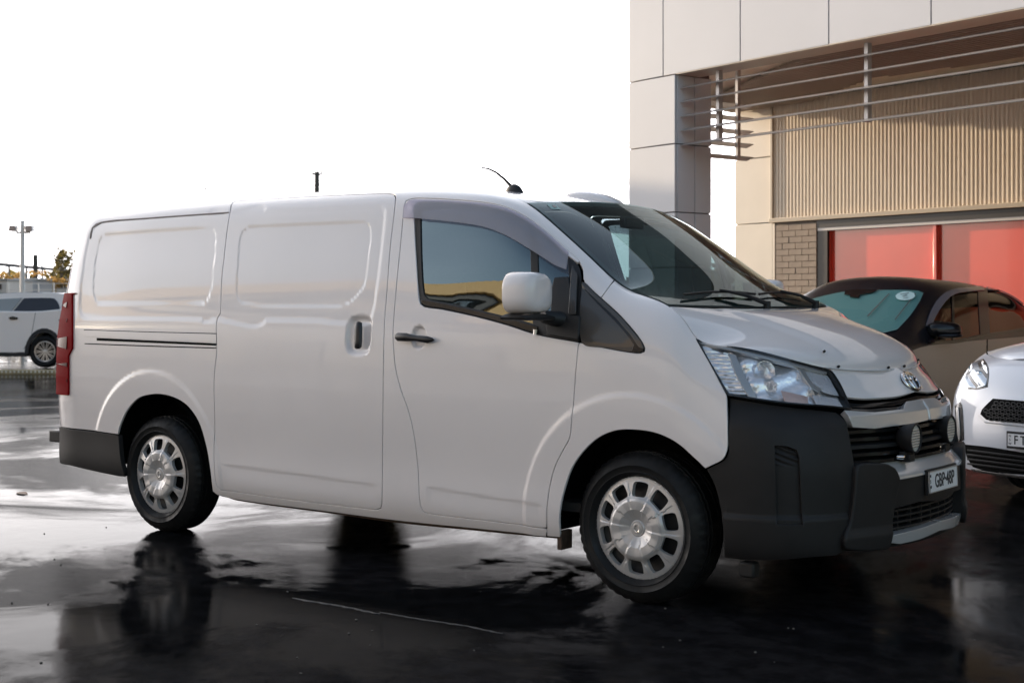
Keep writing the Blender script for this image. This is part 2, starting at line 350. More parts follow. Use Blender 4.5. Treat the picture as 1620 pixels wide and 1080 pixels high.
# ================================================================ THE WHITE VAN (x forward, y to its left, z up; origin under the rear axle)
van = thing('delivery_van', 'white long panel van with black bumpers and round driving lights on the wet asphalt', 'van')
ZR = [.22, .30, .50, .75, .98, 1.16, 1.27, 1.50, 1.72, 1.845, 1.905, 1.928]
YR = [-.895, -.935, -.955, -.967, -.970, -.962, -.945, -.908, -.862, -.822, -.740, -.645]
LEAN = [.02, 0, 0, 0, .005, .012, .018, .035, .06, .095, .15, .21]
def col(x, ky=1.0, dz=0.0, lean=0.0, dy=None):
    r = []
    for i in range(12):
        f_ = max(0, (ZR[i] - 1.2) / .73)
        r.append((x + LEAN[i] * lean, YR[i] * ky, ZR[i] + dz * f_))
    return r
def colz(x, y, z):
    x = x if isinstance(x, list) else [x] * 12
    return list(zip(x, y, z))
net = [
    col(-1.02, .55, -.06, 1), col(-1.018, .72, -.045, 1), col(-1.005, .86, -.035, 1), col(-.96, .945, -.030, .95), col(-.87, .982, -.026, .6), col(-.69, .996, -.020, .2),
    col(-.35, 1, -.012), col(0, 1, -.006), col(.45, 1, -.004), col(.9, 1, -.006), col(1.35, 1, -.009), col(1.75, 1, -.018), col(2.1, 1, -.044),
    colz(2.44, [-.895, -.935, -.955, -.967, -.970, -.962, -.943, -.910, -.868, -.825, -.765, -.68], [.22, .30, .50, .75, .98, 1.16, 1.27, 1.46, 1.635, 1.73, 1.778, 1.798]),
    colz(2.64, [-.895, -.935, -.955, -.967, -.970, -.962, -.943, -.913, -.880, -.838, -.785, -.71], [.22, .30, .50, .75, .98, 1.15, 1.26, 1.41, 1.54, 1.61, 1.655, 1.674]),
    colz(2.87, [-.895, -.935, -.955, -.967, -.970, -.963, -.945, -.918, -.888, -.855, -.81, -.745], [.22, .30, .50, .75, .98, 1.13, 1.22, 1.32, 1.40, 1.46, 1.495, 1.512]),
    colz(3.075, [-.895, -.935, -.955, -.967, -.970, -.964, -.950, -.934, -.912, -.885, -.84, -.78], [.22, .30, .50, .75, .96, 1.10, 1.17, 1.235, 1.29, 1.335, 1.367, 1.382]),
    colz(3.296, [-.89, -.932, -.955, -.968, -.970, -.965, -.955, -.940, -.918, -.890, -.855, -.805], [.22, .30, .50, .74, .94, 1.06, 1.12, 1.18, 1.225, 1.26, 1.287, 1.310]),
    colz(3.40, [-.885, -.93, -.955, -.968, -.970, -.965, -.956, -.943, -.926, -.903, -.875, -.838], [.22, .30, .50, .72, .90, 1.00, 1.06, 1.115, 1.155, 1.19, 1.22, 1.243]),
    colz([3.50, 3.50, 3.50, 3.50, 3.495, 3.49, 3.488, 3.485, 3.483, 3.48, 3.478, 3.475], [-.875, -.925, -.95, -.965, -.965, -.957, -.950, -.940, -.927, -.912, -.893, -.868], [.22, .29, .48, .68, .82, .92, .98, 1.03, 1.07, 1.105, 1.14, 1.172]),
    colz([3.72, 3.725, 3.73, 3.73, 3.72, 3.705, 3.69, 3.675, 3.66, 3.645, 3.633, 3.62], [-.86, -.905, -.935, -.940, -.935, -.922, -.910, -.895, -.880, -.862, -.842, -.82], [.22, .28, .46, .64, .77, .87, .93, .98, 1.02, 1.06, 1.10, 1.137]),
    colz([3.91, 3.92, 3.925, 3.925, 3.91, 3.885, 3.865, 3.845, 3.82, 3.797, 3.775, 3.75], [-.79, -.825, -.845, -.850, -.840, -.822, -.810, -.795, -.778, -.760, -.742, -.72], [.22, .28, .46, .63, .75, .85, .90, .95, .99, 1.03, 1.07, 1.105]),
    colz([4.04, 4.055, 4.065, 4.065, 4.05, 4.02, 4.00, 3.98, 3.955, 3.935, 3.91, 3.89], [-.60, -.61, -.62, -.62, -.61, -.60, -.59, -.58, -.565, -.55, -.535, -.52], [.22, .28, .46, .62, .73, .82, .87, .91, .945, .98, 1.01, 1.045]),
    colz([4.12, 4.135, 4.145, 4.145, 4.13, 4.10, 4.085, 4.065, 4.035, 4.01, 3.98, 3.955], [-.36, -.37, -.37, -.37, -.37, -.36, -.36, -.36, -.36, -.36, -.36, -.36], [.22, .28, .46, .62, .73, .82, .87, .91, .94, .97, 1.0, 1.03]),
    colz([4.16, 4.175, 4.185, 4.185, 4.17, 4.14, 4.12, 4.10, 4.07, 4.045, 4.02, 3.99], [-.15] * 12, [.22, .28, .46, .62, .73, .82, .87, .91, .94, .965, .995, 1.022]),
    colz([4.165, 4.18, 4.19, 4.19, 4.175, 4.145, 4.125, 4.105, 4.08, 4.055, 4.03, 4.0], [0.0] * 12, [.22, .28, .46, .62, .73, .82, .87, .91, .94, .965, .995, 1.02]),
]
WALL = Surf(net); NW = len(net)
S_REAR = 0.0; S_WTOP = WALL.ks[13]; S_WBOT = WALL.ks[17]; S_LIP = WALL.ks[22]
# ---- strips between the wall's top edge and the centre line
def spline1(k, a, q):
    k = np.array(k, float); return spline_weights(k, spline_matrix(k), np.asarray(q, float)) @ np.array(a, float)
class Strip:
    """q[:,0] along the van (wall parameter s), q[:,1] across: 0 at the centre line, 1 at the wall's top edge"""
    def __init__(s, s0, s1, knots, cl, pw=2.0):
        s.s0, s.s1, s.k, s.cl, s.pw = s0, s1, knots, cl, pw
        g = np.stack(np.meshgrid(np.linspace(s0, s1, 60), np.linspace(-1, 1, 61), indexing='ij'), -1).reshape(-1, 2); s.G = g; s.P = s(g); s.GP = proj(s.P)
        idx = np.arange(60 * 61).reshape(60, 61); a = idx[:-1, :-1].ravel(); b = idx[1:, :-1].ravel(); c = idx[1:, 1:].ravel(); d = idx[:-1, 1:].ravel()
        s.tri = np.concatenate([np.stack([a, b, c], 1), np.stack([a, c, d], 1)]); s.bvh = BVHTree.FromPolygons([Vector(p) for p in s.P], s.tri.tolist())
    def __call__(s, q):
        q = np.asarray(q, float); a = np.abs(q[:, 1]); E = WALL(np.stack([q[:, 0], np.full(len(q), WALL.T)], 1))
        Cn = spline1(s.k, s.cl, q[:, 0]); f_ = 1 - a ** s.pw
        x = E[:, 0] + (Cn[:, 0] - E[:, 0]) * f_; z = E[:, 2] + (Cn[:, 1] - E[:, 2]) * f_
        return np.stack([x, E[:, 1] * q[:, 1], z], 1)          # q[:,1] positive = the near (right hand) side, where E.y is negative
    _hit = Surf._hit
    px = Surf.px
ks = WALL.ks
ROOF = Strip(0, ks[13], ks[:14], [(-.85, 1.885), (-.849, 1.886), (-.83, 1.892), (-.80, 1.899), (-.76, 1.908), (-.66, 1.92), (-.35, 1.936), (0, 1.944), (.45, 1.946), (.9, 1.944), (1.35, 1.94), (1.75, 1.926), (2.15, 1.893), (2.53, 1.830)])
WIND = Strip(ks[13], ks[17], ks[13:18], [(2.53, 1.830), (2.75, 1.706), (2.97, 1.565), (3.165, 1.437), (3.36, 1.30)])
HOOD = Strip(ks[17], ks[22], ks[17:23], [(3.38, 1.293), (3.53, 1.262), (3.67, 1.222), (3.83, 1.162), (3.955, 1.092), (4.0, 1.02)], pw=2.5)
# ---- relief pressed into the side panels, in side view (x, z)
def sstep(a, b, x): t = np.clip((x - a) / (b - a), 0, 1); return t * t * (3 - 2 * t)
def side_pts(pts):                                        # photograph points -> (x, z) on the wall
    return [tuple(WALL(np.array([WALL.px(*p[:2])]))[0][[0, 2]]) + tuple(p[2:]) for p in pts]
rec_rear = smooth_path(side_pts([(150, 357), (163, 350), (227, 345), (361, 336), (420, 333), (420, 506), (342, 506), (250, 504), (145, 503), (130, 499), (126, 484), (132, 420), (139, 380)]), .02)
rec_slid = smooth_path(side_pts([(330, 337), (363, 336), (500, 330), (603, 327), (609, 332), (605, 380), (598, 440), (585, 505), (560, 512), (500, 508), (343, 506), (320, 506)]), .02)
pan_rear = smooth_path(side_pts([(176.7, 368), (260, 362.5), (327, 359.4), (338, 362), (342, 379), (335, 454), (328, 475), (318, 482), (240, 483), (160, 482), (151.7, 479), (146.7, 468), (147.5, 427), (154.4, 382), (163, 371)]), .02)
pan_slid = smooth_path(side_pts([(393, 357), (460, 354), (577, 350), (586, 356), (588, 366), (580, 440), (574, 457), (546, 483), (470, 485), (390, 483), (379, 479), (372.5, 465), (374, 421), (379.4, 371)]), .02)
cup_slid = side_pts([(567, 530)])[0]; cup_door = side_pts([(662, 533)])[0]
dent_l = side_pts([(350, 737), (470, 752), (600, 771)]); dent_d = side_pts([(672, 772), (760, 787), (862, 802)])
def sdf(poly, Q): d = seg_dist(poly, Q); return np.where(inside(poly, Q), -d, d)
def relief(P):
    Q = P[:, [0, 2]]; D = np.zeros(len(P)); x, z = Q[:, 0], Q[:, 1]; side = P[:, 1] < -.6
    near = (x < 2.2) & (x > -1.1) & (z > 1.0)
    if near.any():
        q = Q[near]; d = np.zeros(len(q))
        for pl, dep, wd in ((rec_rear, .003, .015), (rec_slid, .003, .015), (pan_rear, -.002, .013), (pan_slid, -.002, .013)):
            s = sdf(pl, q)
            if dep > 0: d = np.minimum(d, -dep * (1 - sstep(-wd, wd, s)))
            else: d = d + dep * (1 - sstep(-wd, 0, s))
        D[near] += d
    # wheel arch flares
    for cx, R, Rz, w0 in ((0.0, .585, .61, .0), (3.21, .60, .60, .0)):
        a = np.hypot((x - cx) / R, (z - .345) / Rz); D += .0065 * (1 - sstep(.945, 1.0, a)) * (z > .2)
    # the long crease below the waist and the shallow one above the sill
    for pl in (dent_l, dent_d):
        pl = np.array(pl); t = (x - pl[0, 0]) / (pl[-1, 0] - pl[0, 0]); zc = np.interp(x, pl[:, 0], pl[:, 1]); win = sstep(0, .06, t) * (1 - sstep(.94, 1, t))
        D -= win * .0035 * (1 - sstep(-.002, .016, z - zc)) * sstep(-.10, -.01, z - zc)
    a = np.hypot((x - cup_slid[0]) / .10, (z - cup_slid[1]) / .092) ; ax = np.maximum(np.abs(x - cup_slid[0]) / .095, np.abs(z - cup_slid[1]) / .105); b = (np.abs((x - cup_slid[0]) / .092) ** 3.5 + np.abs((z - cup_slid[1]) / .105) ** 3.5) ** (1 / 3.5)
    D -= .022 * (1 - sstep(.72, 1.0, b)) * (P[:, 1] < -.5)
    a = np.hypot((x - cup_door[0]) / .050, (z - cup_door[1]) / .060); D -= .020 * (1 - sstep(.70, 1.0, a))
    return D * side
# ---- outlines of the panels
def W(pts, gap=0.9, step=9, pre=()):
    """closed outline given by points of the photograph, raised onto the wall"""
    P = inset(smooth_path(pts, step), gap) if gap else smooth_path(pts, step)
    return np.array([WALL.px(*p) for p in P])
def run(u0, u1, n):                                       # along the wall's top edge
    return [(s, WALL.T) for s in np.linspace(u0, u1, n)]
def open_path(pts, step):
    q = smooth_path([tuple(pts[0][:2]) + (1,)] + list(pts[1:-1]) + [tuple(pts[-1][:2]) + (1,)], step); Q = np.array(pts[-1][:2])
    k = np.argmin(((q - Q) ** 2).sum(1)); return list(q[:k + 1])
def WP(pts, step=9): return [tuple(WALL.px(*p)) for p in open_path(pts, step)]
def nudge(loop, d=0.0026): return inset(np.array(loop), d)
DOOR_TOP = [(639, 327), (642, 318), (650, 314.5), (668, 313.5), (727, 316.4), (782, 322.5), (810, 331), (837.8, 346), (871, 371), (899, 396), (917, 413), (922.5, 426)]
DOOR_L = [(639, 327), (635, 371), (629.4, 427), (624.4, 482), (621.7, 524), (623, 559), (627, 590), (636, 622), (646, 650), (655, 690), (661, 740), (663, 784), (665, 800), (670, 809), (682, 813)]
SILL = [(865, 848), (760, 837), (632, 824), (520, 809.5), (373, 790), (345, 782), (337.5, 776)]
REARCH = [(337.5, 776), (333.5, 741.5), (327.5, 706), (315.5, 667), (297, 641), (276, 628.5), (255.6, 623.6), (238, 624.4), (220, 630), (202, 649.6), (190.4, 675), (188, 687)]
FARCH = [(1117, 741), (1104, 728), (1073, 701), (1042, 686), (1007, 680), (972, 682), (941, 697.5), (910, 733), (894.4, 773), (886.6, 812), (887.5, 849)]
s_j = WALL.edge(974, 440.5); t_rb = WALL.px(130, 679)[1]
shell = run(s_j, .0, 90) + [(0, t) for t in np.linspace(WALL.T, t_rb, 30)][1:] + [(s, t_rb) for s in np.linspace(0, WALL.px(105, 677)[0], 10)][1:] \
    + WP([(112, 677.5), (150, 681.5), (188, 687)])[0:] + WP(REARCH[::-1], 6)[1:] + WP(SILL[::-1])[1:] + WP([(865, 848), (867, 836)])[1:] \
    + WP([(868, 835.5), (800, 827), (740, 820), (682, 813)])[1:] + WP(DOOR_L[::-1])[1:] + WP(DOOR_TOP, 6)[1:] + WP([(922.5, 426), (922.8, 440), (925, 446), (937, 458), (951, 471)])[1:] + WP([(951, 471), (958, 461), (966, 450)])[1:]
SLIDE = [(374, 318.5), (460, 313), (540, 309), (616, 306.5), (624, 308), (626, 313), (625, 324), (617, 393), (611.4, 468), (608.6, 502), (606.7, 558.6), (605, 700), (604, 796), (602, 804), (594, 806), (460, 790), (360, 776), (349, 774), (344.5, 769), (341.5, 755), (340, 730), (339.4, 658), (338.5, 599), (343, 552), (342, 527), (343, 503), (347.5, 496), (350, 440), (354, 404), (358.6, 363), (363, 338), (366, 324), (369, 320)]
slide = W(SLIDE, 0)
sh = sheet('body_shell', WALL, nudge(shell, .0040), 'white', van, holes=[inset(slide, -.0042)], disp=relief, res=.013)
sl = sheet('sliding_door', WALL, inset(slide, .0042), 'white', van, disp=relief, res=.010)
door = WP(DOOR_TOP[:], 6)[:-2] + WP([(915, 416), (897, 402), (871, 377.5), (838, 352), (810, 337), (782, 328.5), (727, 321.5), (680, 319.5), (661, 320.5), (655, 325), (655, 349), (659, 420), (662.5, 471), (665, 480), (671, 484.5), (699, 488.5), (754, 500.5), (802, 513.5), (849, 528.5), (917, 541.5)], 6) \
    + WP([(914.6, 546), (909, 610), (906, 657), (903.5, 687), (901, 696), (894.4, 707), (879, 738), (871, 769), (866.4, 804), (866, 834)])[0:] + WP([(866, 835), (800, 827), (740, 820), (682, 813)])[1:] + WP(DOOR_L[::-1])[1:-1]
fd = sheet('front_door', WALL, nudge(door, .0042), 'white', van, disp=relief, res=.010)
fend = [(s, WALL.T) for s in np.linspace(s_j, WALL.edge(1101, 535), 40)] + WP([(1101, 536), (1126, 580), (1150, 625)])[1:] + WP([(1150.5, 626), (1152, 700), (1150.5, 716), (1144, 727), (1131, 734), (1117, 741)], 5)[1:] + WP(FARCH, 6)[1:] \
    + WP([(887.5, 849), (866, 847)])[1:] + WP([(866.4, 830), (866.4, 804), (871, 769), (879, 738), (894.4, 707), (901, 696), (903.5, 687), (906, 657), (909, 610), (914.6, 546), (917, 541.5)])[0:] + WP([(919, 542), (960, 551), (1000, 558), (1013, 558.5), (1019, 556), (1020, 550), (1016, 541), (1005, 525.5), (980.5, 497.5), (951, 470.5)], 6)[1:] + WP([(952, 469), (958, 461), (966, 450)])[1:]
fe = sheet('fender', WALL, nudge(fend, .0042), 'white', van, disp=relief, res=.010)
fb_top = [(1152, 627), (1239, 638.5), (1300, 646), (1327, 650)]
fb = WP(fb_top) + WP([(1330, 651), (1338, 662), (1345, 695), (1352, 735)])[1:] + WP([(1352, 735), (1350, 770), (1345, 820), (1338, 862), (1322, 877)])[1:] + WP([(1322, 877), (1280, 880), (1230, 884), (1180, 884), (1147, 880)])[1:] + WP([(1147, 878), (1146, 840), (1139, 800), (1130.5, 767), (1118, 742)])[0:] + WP([(1118, 742.5), (1131, 735.5), (1145, 728.5), (1152, 716), (1153, 700), (1152, 640)], 5)[1:]
vent = W([(1225, 704, 1), (1245, 705), (1261, 711), (1265, 722), (1267, 760), (1270, 830, 1), (1228, 830, 1)], 0)
def bump_relief(P):
    x, y, z = P.T; v = proj(P); D = np.zeros(len(P))
    lz = .44; D += .010 * sstep(lz + .02, lz - .0, z) * sstep(.20, .32, z)
    # chamfer along the top edge and along the inner edge of the bumper corner
    D -= .03 * sstep(.80, .93, z)
    return D
fbp = sheet('front_bumper', WALL, nudge(fb, .003), 'plastic', van, holes=[vent], disp=bump_relief, res=.012, thick=.03)
vt = sheet('bumper_vent', WALL, inset(vent, -.004), 'plastic', van, off=-.016, disp=lambda P: bump_relief(P) + .003 * np.sin((P[:, 2] * 1.0 + P[:, 0] * .45) * 2 * PI / .024) * sstep(.655, .675, P[:, 2]), res=.006, thick=.004)
rb = [(s, t) for t, s in zip(np.full(10, t_rb), np.linspace(0, WALL.px(105, 677)[0], 10))] + WP([(112, 678.5), (150, 682.5), (188, 688)]) + WP([(188, 688), (189, 700), (192, 730), (199, 754)])[1:] + WP([(199, 755), (150, 745), (112, 736)])[1:] + [(s, WALL.px(112, 736)[1]) for s in np.linspace(WALL.px(112, 736)[0], 0, 12)][1:]
sheet('rear_bumper', WALL, nudge(rb, .003), 'plastic', van, disp=lambda P: -.012 * sstep(.57, .60, P[:, 2]) + .004, thick=.03, res=.015)
# ---- roof, windscreen, bonnet
def span(s0, s1, n, q0=1.0, k=14): return [(s, q0) for s in np.linspace(s0, s1, n)] + [(s1, q) for q in np.linspace(q0, -q0, k)][1:] + [(s, -q0) for s in np.linspace(s1, s0, n)][1:] + [(s0, q) for q in np.linspace(-q0, q0, k)][1:-1]
sheet('roof', ROOF, span(.0, ks[13] - .004, 60), 'white', van, res=.04, thick=.01, flip=True)
sheet('windscreen', WIND, span(ks[13] + .006, ks[17] - .004, 40, .994), 'wglass', van, res=.04, thick=0, flip=True, off=.004)
sheet('bonnet', HOOD, span(ks[17] + .012, ks[22] - .004, 40, .992, 40), 'white', van, res=.02, thick=.015, flip=True,
      disp=lambda P: .010 * (1 - sstep(.42, .52, np.abs(P[:, 1]) + (P[:, 0] - 3.4) * .12)) * sstep(3.3, 3.5, P[:, 0]) * (1 - sstep(3.8, 4.0, P[:, 0])))
# ================================================================ van: glass, trim, nose, lamps, wheels
def cz(z):                                                # parameter on the wall's centre line at height z
    g = np.linspace(0, WALL.T, 400); P = WALL(np.stack([np.full(400, WALL.S), g], 1)); return (WALL.S, g[np.argmin(np.abs(P[:, 2] - z))])
def wallx(y, z):
    """x of the nose surface at (y, z)"""
    h = WALL.bvh.ray_cast(Vector((6, -abs(y) - 1e-4, z)), Vector((-1, 0, 0)))[0]; return h[0] if h else 4.0
def both(o):
    """join a half with its mirror image (for parts that cross the centre line)"""
    me = o.data; n = len(me.vertices); V = np.zeros(n * 3); me.vertices.foreach_get('co', V); V = V.reshape(-1, 3)
    nn = np.zeros(len(me.loops) * 3); me.corner_normals.foreach_get('vector', nn); nn = nn.reshape(-1, 3)
    P1 = [list(p.vertices) for p in me.polygons]; P2 = [[n + i for i in p][::-1] for p in P1]
    ln = [tuple(x) for x in nn]
    for p in me.polygons: ln += [tuple(nn[i] * (1, -1, 1)) for i in reversed(list(p.loop_indices))]
    m2 = mesh(me.name, np.concatenate([V, V * (1, -1, 1)]), P1 + P2, True); m2.normals_split_custom_set(ln)
    for k in me.materials: m2.materials.append(k)
    o.data = m2; return o
def half(name, pts, m, **kw):
    """pts: photograph points of the near half; ('c', z) sits on the centre line"""
    out = []
    for p in pts: out.append(cz(p[1]) if p[0] == 'c' else tuple(WALL.px(*p[:2])))
    # densify straight runs
    d = []
    for i, a in enumerate(out):
        b = out[(i + 1) % len(out)]; L = math.dist(a, b); k = max(1, int(L / .03))
        for j in range(k): d.append((a[0] + (b[0] - a[0]) * j / k, a[1] + (b[1] - a[1]) * j / k))
    return both(sheet(name, WALL, d, m, kw.pop('parent', van), **kw))
far_side = [sl, fd, fe, fbp, sh]
# ---- inner structure behind the gaps
inner = W([(118, 500), (121, 430), (128, 380), (140, 350), (361, 325), (560, 313), (632, 310), (638, 322), (646, 350), (652, 420), (656, 478), (664, 492), (700, 500), (800, 524), (915, 552), (1000, 567), (1060, 545), (1085, 530), (1130, 600), (1143, 640), (1141, 722), (1113, 730), (1075, 694), (1042, 678), (1007, 672), (970, 674), (935, 690), (903, 727), (886, 770), (880, 812), (878, 842), (760, 830), (632, 818), (520, 804), (373, 783), (345, 770), (340, 741), (334, 704), (322, 662), (300, 632), (278, 620), (255, 615), (236, 616), (216, 622), (196, 645), (184, 675), (180, 682), (112, 673), (104, 665), (104, 600)], 0, 14)
inn = sheet('inner_panel', WALL, inner, 'dark', van, off=-.026, thick=0, res=.05); far_side.append(inn)
inn2 = sheet('bumper_backing', WALL, W([(1140, 620), (1240, 632), (1335, 640), (1360, 740), (1345, 866), (1322, 868), (1160, 872), (1152, 840), (1146, 800), (1140, 767), (1128, 745)], 0, 14), 'dark', van, off=-.05, thick=0, res=.05); far_side.append(inn2)
# ---- black surround of the side window, glass, pillar bar
trim = WP([(656, 330), (664, 322.5), (727, 322.5), (782, 329.5), (810, 338), (838, 353), (871, 378.5), (897, 403), (914, 418), (917.5, 430), (917, 482), (914, 539)], 6) + WP([(914, 539), (849, 527.5), (802, 512.5), (754, 499.5), (699, 487.5), (672, 483.5), (665.5, 478), (662, 460), (656.5, 400), (656, 331)], 6)[1:-1]
gl1 = W([(663, 333, 1), (672, 329), (727, 327.5), (782, 334), (810, 342.5), (838, 357, 1), (839.5, 436), (842, 512, 1), (800, 501), (754, 490), (700, 478.5), (675, 473), (669, 466), (665, 420)], 0, 6)
gl2 = W([(849, 363, 1), (871, 382), (899, 408, 1), (900, 440), (899, 499, 1), (850, 498, 1)], 0, 6)
tr = sheet('window_surround', WALL, trim, 'rubber', van, holes=[gl1, gl2], off=-.006, thick=.02, res=.03); far_side.append(tr)
for g_ in (gl1, gl2):
    o = sheet('side_window', WALL, inset(g_, -.004), 'glass', van, off=-.013, thick=0, res=.05); far_side.append(o)
belt = WP([(666, 474), (700, 480.5), (754, 492), (802, 503.5), (849, 517)], 6) + WP([(849, 526.5), (802, 511.5), (754, 498.5), (699, 486.5), (672, 482), (667, 478)], 6)
far_side.append(sheet('belt_moulding', WALL, belt, 'gloss_black', van, off=.001, thick=.012, res=.02, edge_r=.005))
for pts in ([(666, 475), (700, 481), (754, 492.5), (802, 504), (849, 517.5)],): pass
M['trimgrey'] = mat('dark_grey_trim', (0.05, 0.045, 0.042), 0.22, coat=.4)
tri = [(921, 447), (925.5, 447.5), (937, 460), (951, 473), (980.5, 500), (1004, 527), (1015, 541.5), (1018, 550), (1017, 555), (1012, 557), (1000, 556.5), (960, 550), (921, 541.5)]
tp = W(tri, 0.3, 5)
def tri_relief(P):
    Q = proj(P); e = np.minimum(seg_dist(np.array([(925, 447), (951, 473), (980, 500), (1004, 527), (1016, 545)]), Q, False), 99)
    return .004 * (1 - sstep(5, 9, e)) + .001
far_side.append(sheet('quarter_trim', WALL, tp, 'trimgrey', van, disp=tri_relief, res=.008, thick=.015))
far_side.append(sheet('quarter_trim_edge', WALL, WP([(925.5, 448), (937, 459.5), (951, 472.5), (980.5, 499.5), (1004, 526.5), (1016, 542), (1018, 551), (1014, 557)], 5) + WP([(1000, 556), (1003, 549), (1003, 544), (994, 531), (972, 506), (945, 479), (926, 459)], 5), 'gloss_black', van, off=.004, thick=.01, res=.02))
# ---- rain deflector over the door window
vz_top = [(640, 326), (648, 317.8), (668, 316.8), (727, 319.3), (782, 325.3), (810, 334), (838, 349), (871, 374.5), (899, 400)]
vz_bot = [(897, 428), (880, 421), (866, 412), (838, 394), (810, 377), (782, 364), (754, 356.5), (699, 349.5), (656, 345.5), (640, 345)]
vdist = lambda P: sstep(0, 22, seg_dist(np.array(vz_top), proj(P), False)) * .013 + .004
far_side.append(sheet('rain_deflector', WALL, WP(vz_top, 6) + WP(vz_bot, 6), 'visor', van, disp=vdist, res=.02, thick=.004))
# ---- windscreen: black frit border, scuttle, wipers, stickers
def wspan(a, b, q): return [(s, q) for s in np.linspace(a, b, 30)]
s0, s1 = ks[13] + .005, ks[17] - .004
ring_o = wspan(s0, s1, .996) + [(s1, q) for q in np.linspace(.996, -.996, 30)][1:] + wspan(s1, s0, -.996)[1:] + [(s0, q) for q in np.linspace(-.996, .996, 30)][1:-1]
a0, a1 = s0 + .035, s1 - .055
ring_i = wspan(a0, a1, .95) + [(a1, q) for q in np.linspace(.95, -.95, 30)][1:] + wspan(a1, a0, -.95)[1:] + [(a0, q) for q in np.linspace(-.95, .95, 30)][1:-1]
sheet('windscreen_border', WIND, ring_o, 'rubber', van, holes=[ring_i], off=-.002, thick=.006, res=.06, flip=True)
c0 = ks[17]
sheet('scuttle_panel', HOOD, [(s, q) for s, q in [(c0 - .0, q) for q in np.linspace(-.97, .97, 30)]] + [(c0 + .03, q) for q in np.linspace(.97, -.97, 30)], 'plastic', van, res=.03, off=-.006, thick=.03, flip=True)
for y0, y1, nm in ((-.62, -.02, 1), (.02, .58, 1)):
    mb = MB(); pts = []
    for k in range(9):
        t = k / 8; q = -(y0 + (y1 - y0) * t) / .8; p = WIND([[c0 - .075 - .02 * math.sin(t * PI), q]])[0]; pts.append(tuple(p + (0.012, 0, .018)))
    mb.tube(pts, .006, 6); p0 = WIND([[c0 - .01, -y0 * 0 + (-y1) / .8]])[0] + (0.02, 0, .012); mid = Vector(pts[4])
    mb.tube([tuple(p0), tuple((Vector(p0) + mid) / 2 + Vector((.01, 0, .012))), tuple(mid + Vector((.004, 0, .008)))], [.012, .009, .006], 8)
    mb.tube([tuple(p0 + (0, 0, -.03)), tuple(p0 + (0, 0, .012))], .018, 10)
    mb.build('wiper', 'rubber', van, smooth=True)
M['sticker'] = mat('pale_sticker', (0.35, 0.5, 0.47), .5)
st = [WIND.px(*p) for p in ((864, 324.5), (878, 324.5), (887, 333), (872, 332.5))]
sheet('windscreen_sticker', WIND, st, 'sticker', van, off=.006, thick=0, res=.5, flip=True)
st = [WIND.px(*p) for p in ((872, 326.5), (877, 326.5), (880.5, 330.5), (875, 330.3))]
sheet('sticker_print', WIND, st, 'trimgrey', van, off=.008, thick=0, res=.5, flip=True)
# ---- nose
s_l = WALL.edge(1315, 585)
def lip(n=14): return [(s, WALL.T) for s in np.linspace(s_l, WALL.S, n)]
np_ = lip() + [cz(z) for z in (.99, .96, .925)] + WP([(1446, 620), (1417, 626), (1367, 629), (1341, 627)])[0:] + WP([(1340, 626), (1335, 616), (1322, 592)])[1:]
def nose_relief(P): return .014 * (1 - sstep(.0, .17, np.abs(P[:, 1]))) * sstep(.9, .96, P[:, 2]) 
both(sheet('nose_panel', WALL, nudge(np_, .0005), 'white', van, res=.012, disp=nose_relief))
half('grille_backing', [(1322, 630), ('c', .935), ('c', .30), (1385, 864), (1330, 862), (1345, 740), (1335, 690)], 'dark', off=-.07, thick=0, res=.06)
half('grille_blade', [(1341, 634), (1367, 637), (1417, 633), ('c', .915), ('c', .900), (1417, 639), (1367, 643), (1342, 640)], 'gloss_black', off=-.012, thick=.04, res=.03)
half('grille_blade', [(1344, 644.5), (1380, 647), (1424, 643), ('c', .890), ('c', .882), (1424, 646.5), (1380, 650.5), (1346, 648)], 'trimgrey', off=-.012, thick=.04, res=.03)
M['garnish'] = mat('satin_silver_garnish', (0.56, 0.54, 0.53), 0.24, metal=.35, coat=.5)
half('grille_bar', [(1334, 650.5), (1380, 653.5), (1426, 648.5), (1433, 636), ('c', .893), ('c', .805), (1435, 671), (1383, 677.5), (1348, 675.5)], 'garnish', off=.006, thick=.03, res=.012, disp=lambda P: .012 * (1 - np.abs((P[:, 2] - .845) / .045)) * (np.abs(P[:, 1]) > .0) )
for z in (.782, .751, .720, .689, .658):
    mb = MB(); n = 25; ys = np.linspace(-.58, .58, n); xs = [wallx(y, z) - .018 - (.012 if abs(y) > .44 else 0) for y in ys]; v = []
    for y, x in zip(ys, xs): v += [(x, y, z - .008), (x, y, z + .006), (x - .045, y, z + .012), (x - .045, y, z - .002)]
    f = []
    for i in range(n - 1):
        for k in range(4): f.append((i * 4 + k, i * 4 + (k + 1) % 4, (i + 1) * 4 + (k + 1) % 4, (i + 1) * 4 + k))
    mb.add(v, f + [(3, 2, 1, 0), tuple((n - 1) * 4 + k for k in range(4))]); mb.build('grille_slat', 'gloss_black' if z != .72 else 'rubber', van)
half('bumper_garnish', [(1400, 733), (1430, 729), (1460, 721), ('c', .662), ('c', .597), (1450, 751), (1419, 757), (1412, 752)], 'garnish', off=.02, thick=.04, res=.012, disp=lambda P: -.055 * sstep(.585, .66, P[:, 2]))
half('plate_panel', [(1419, 758.5), (1450, 752.5), ('c', .594), ('c', .455), (1450, 792), (1411, 803)], 'plastic', off=.014, thick=.05, res=.015, disp=lambda P: -.02 * sstep(.54, .45, P[:, 2]) * 0)
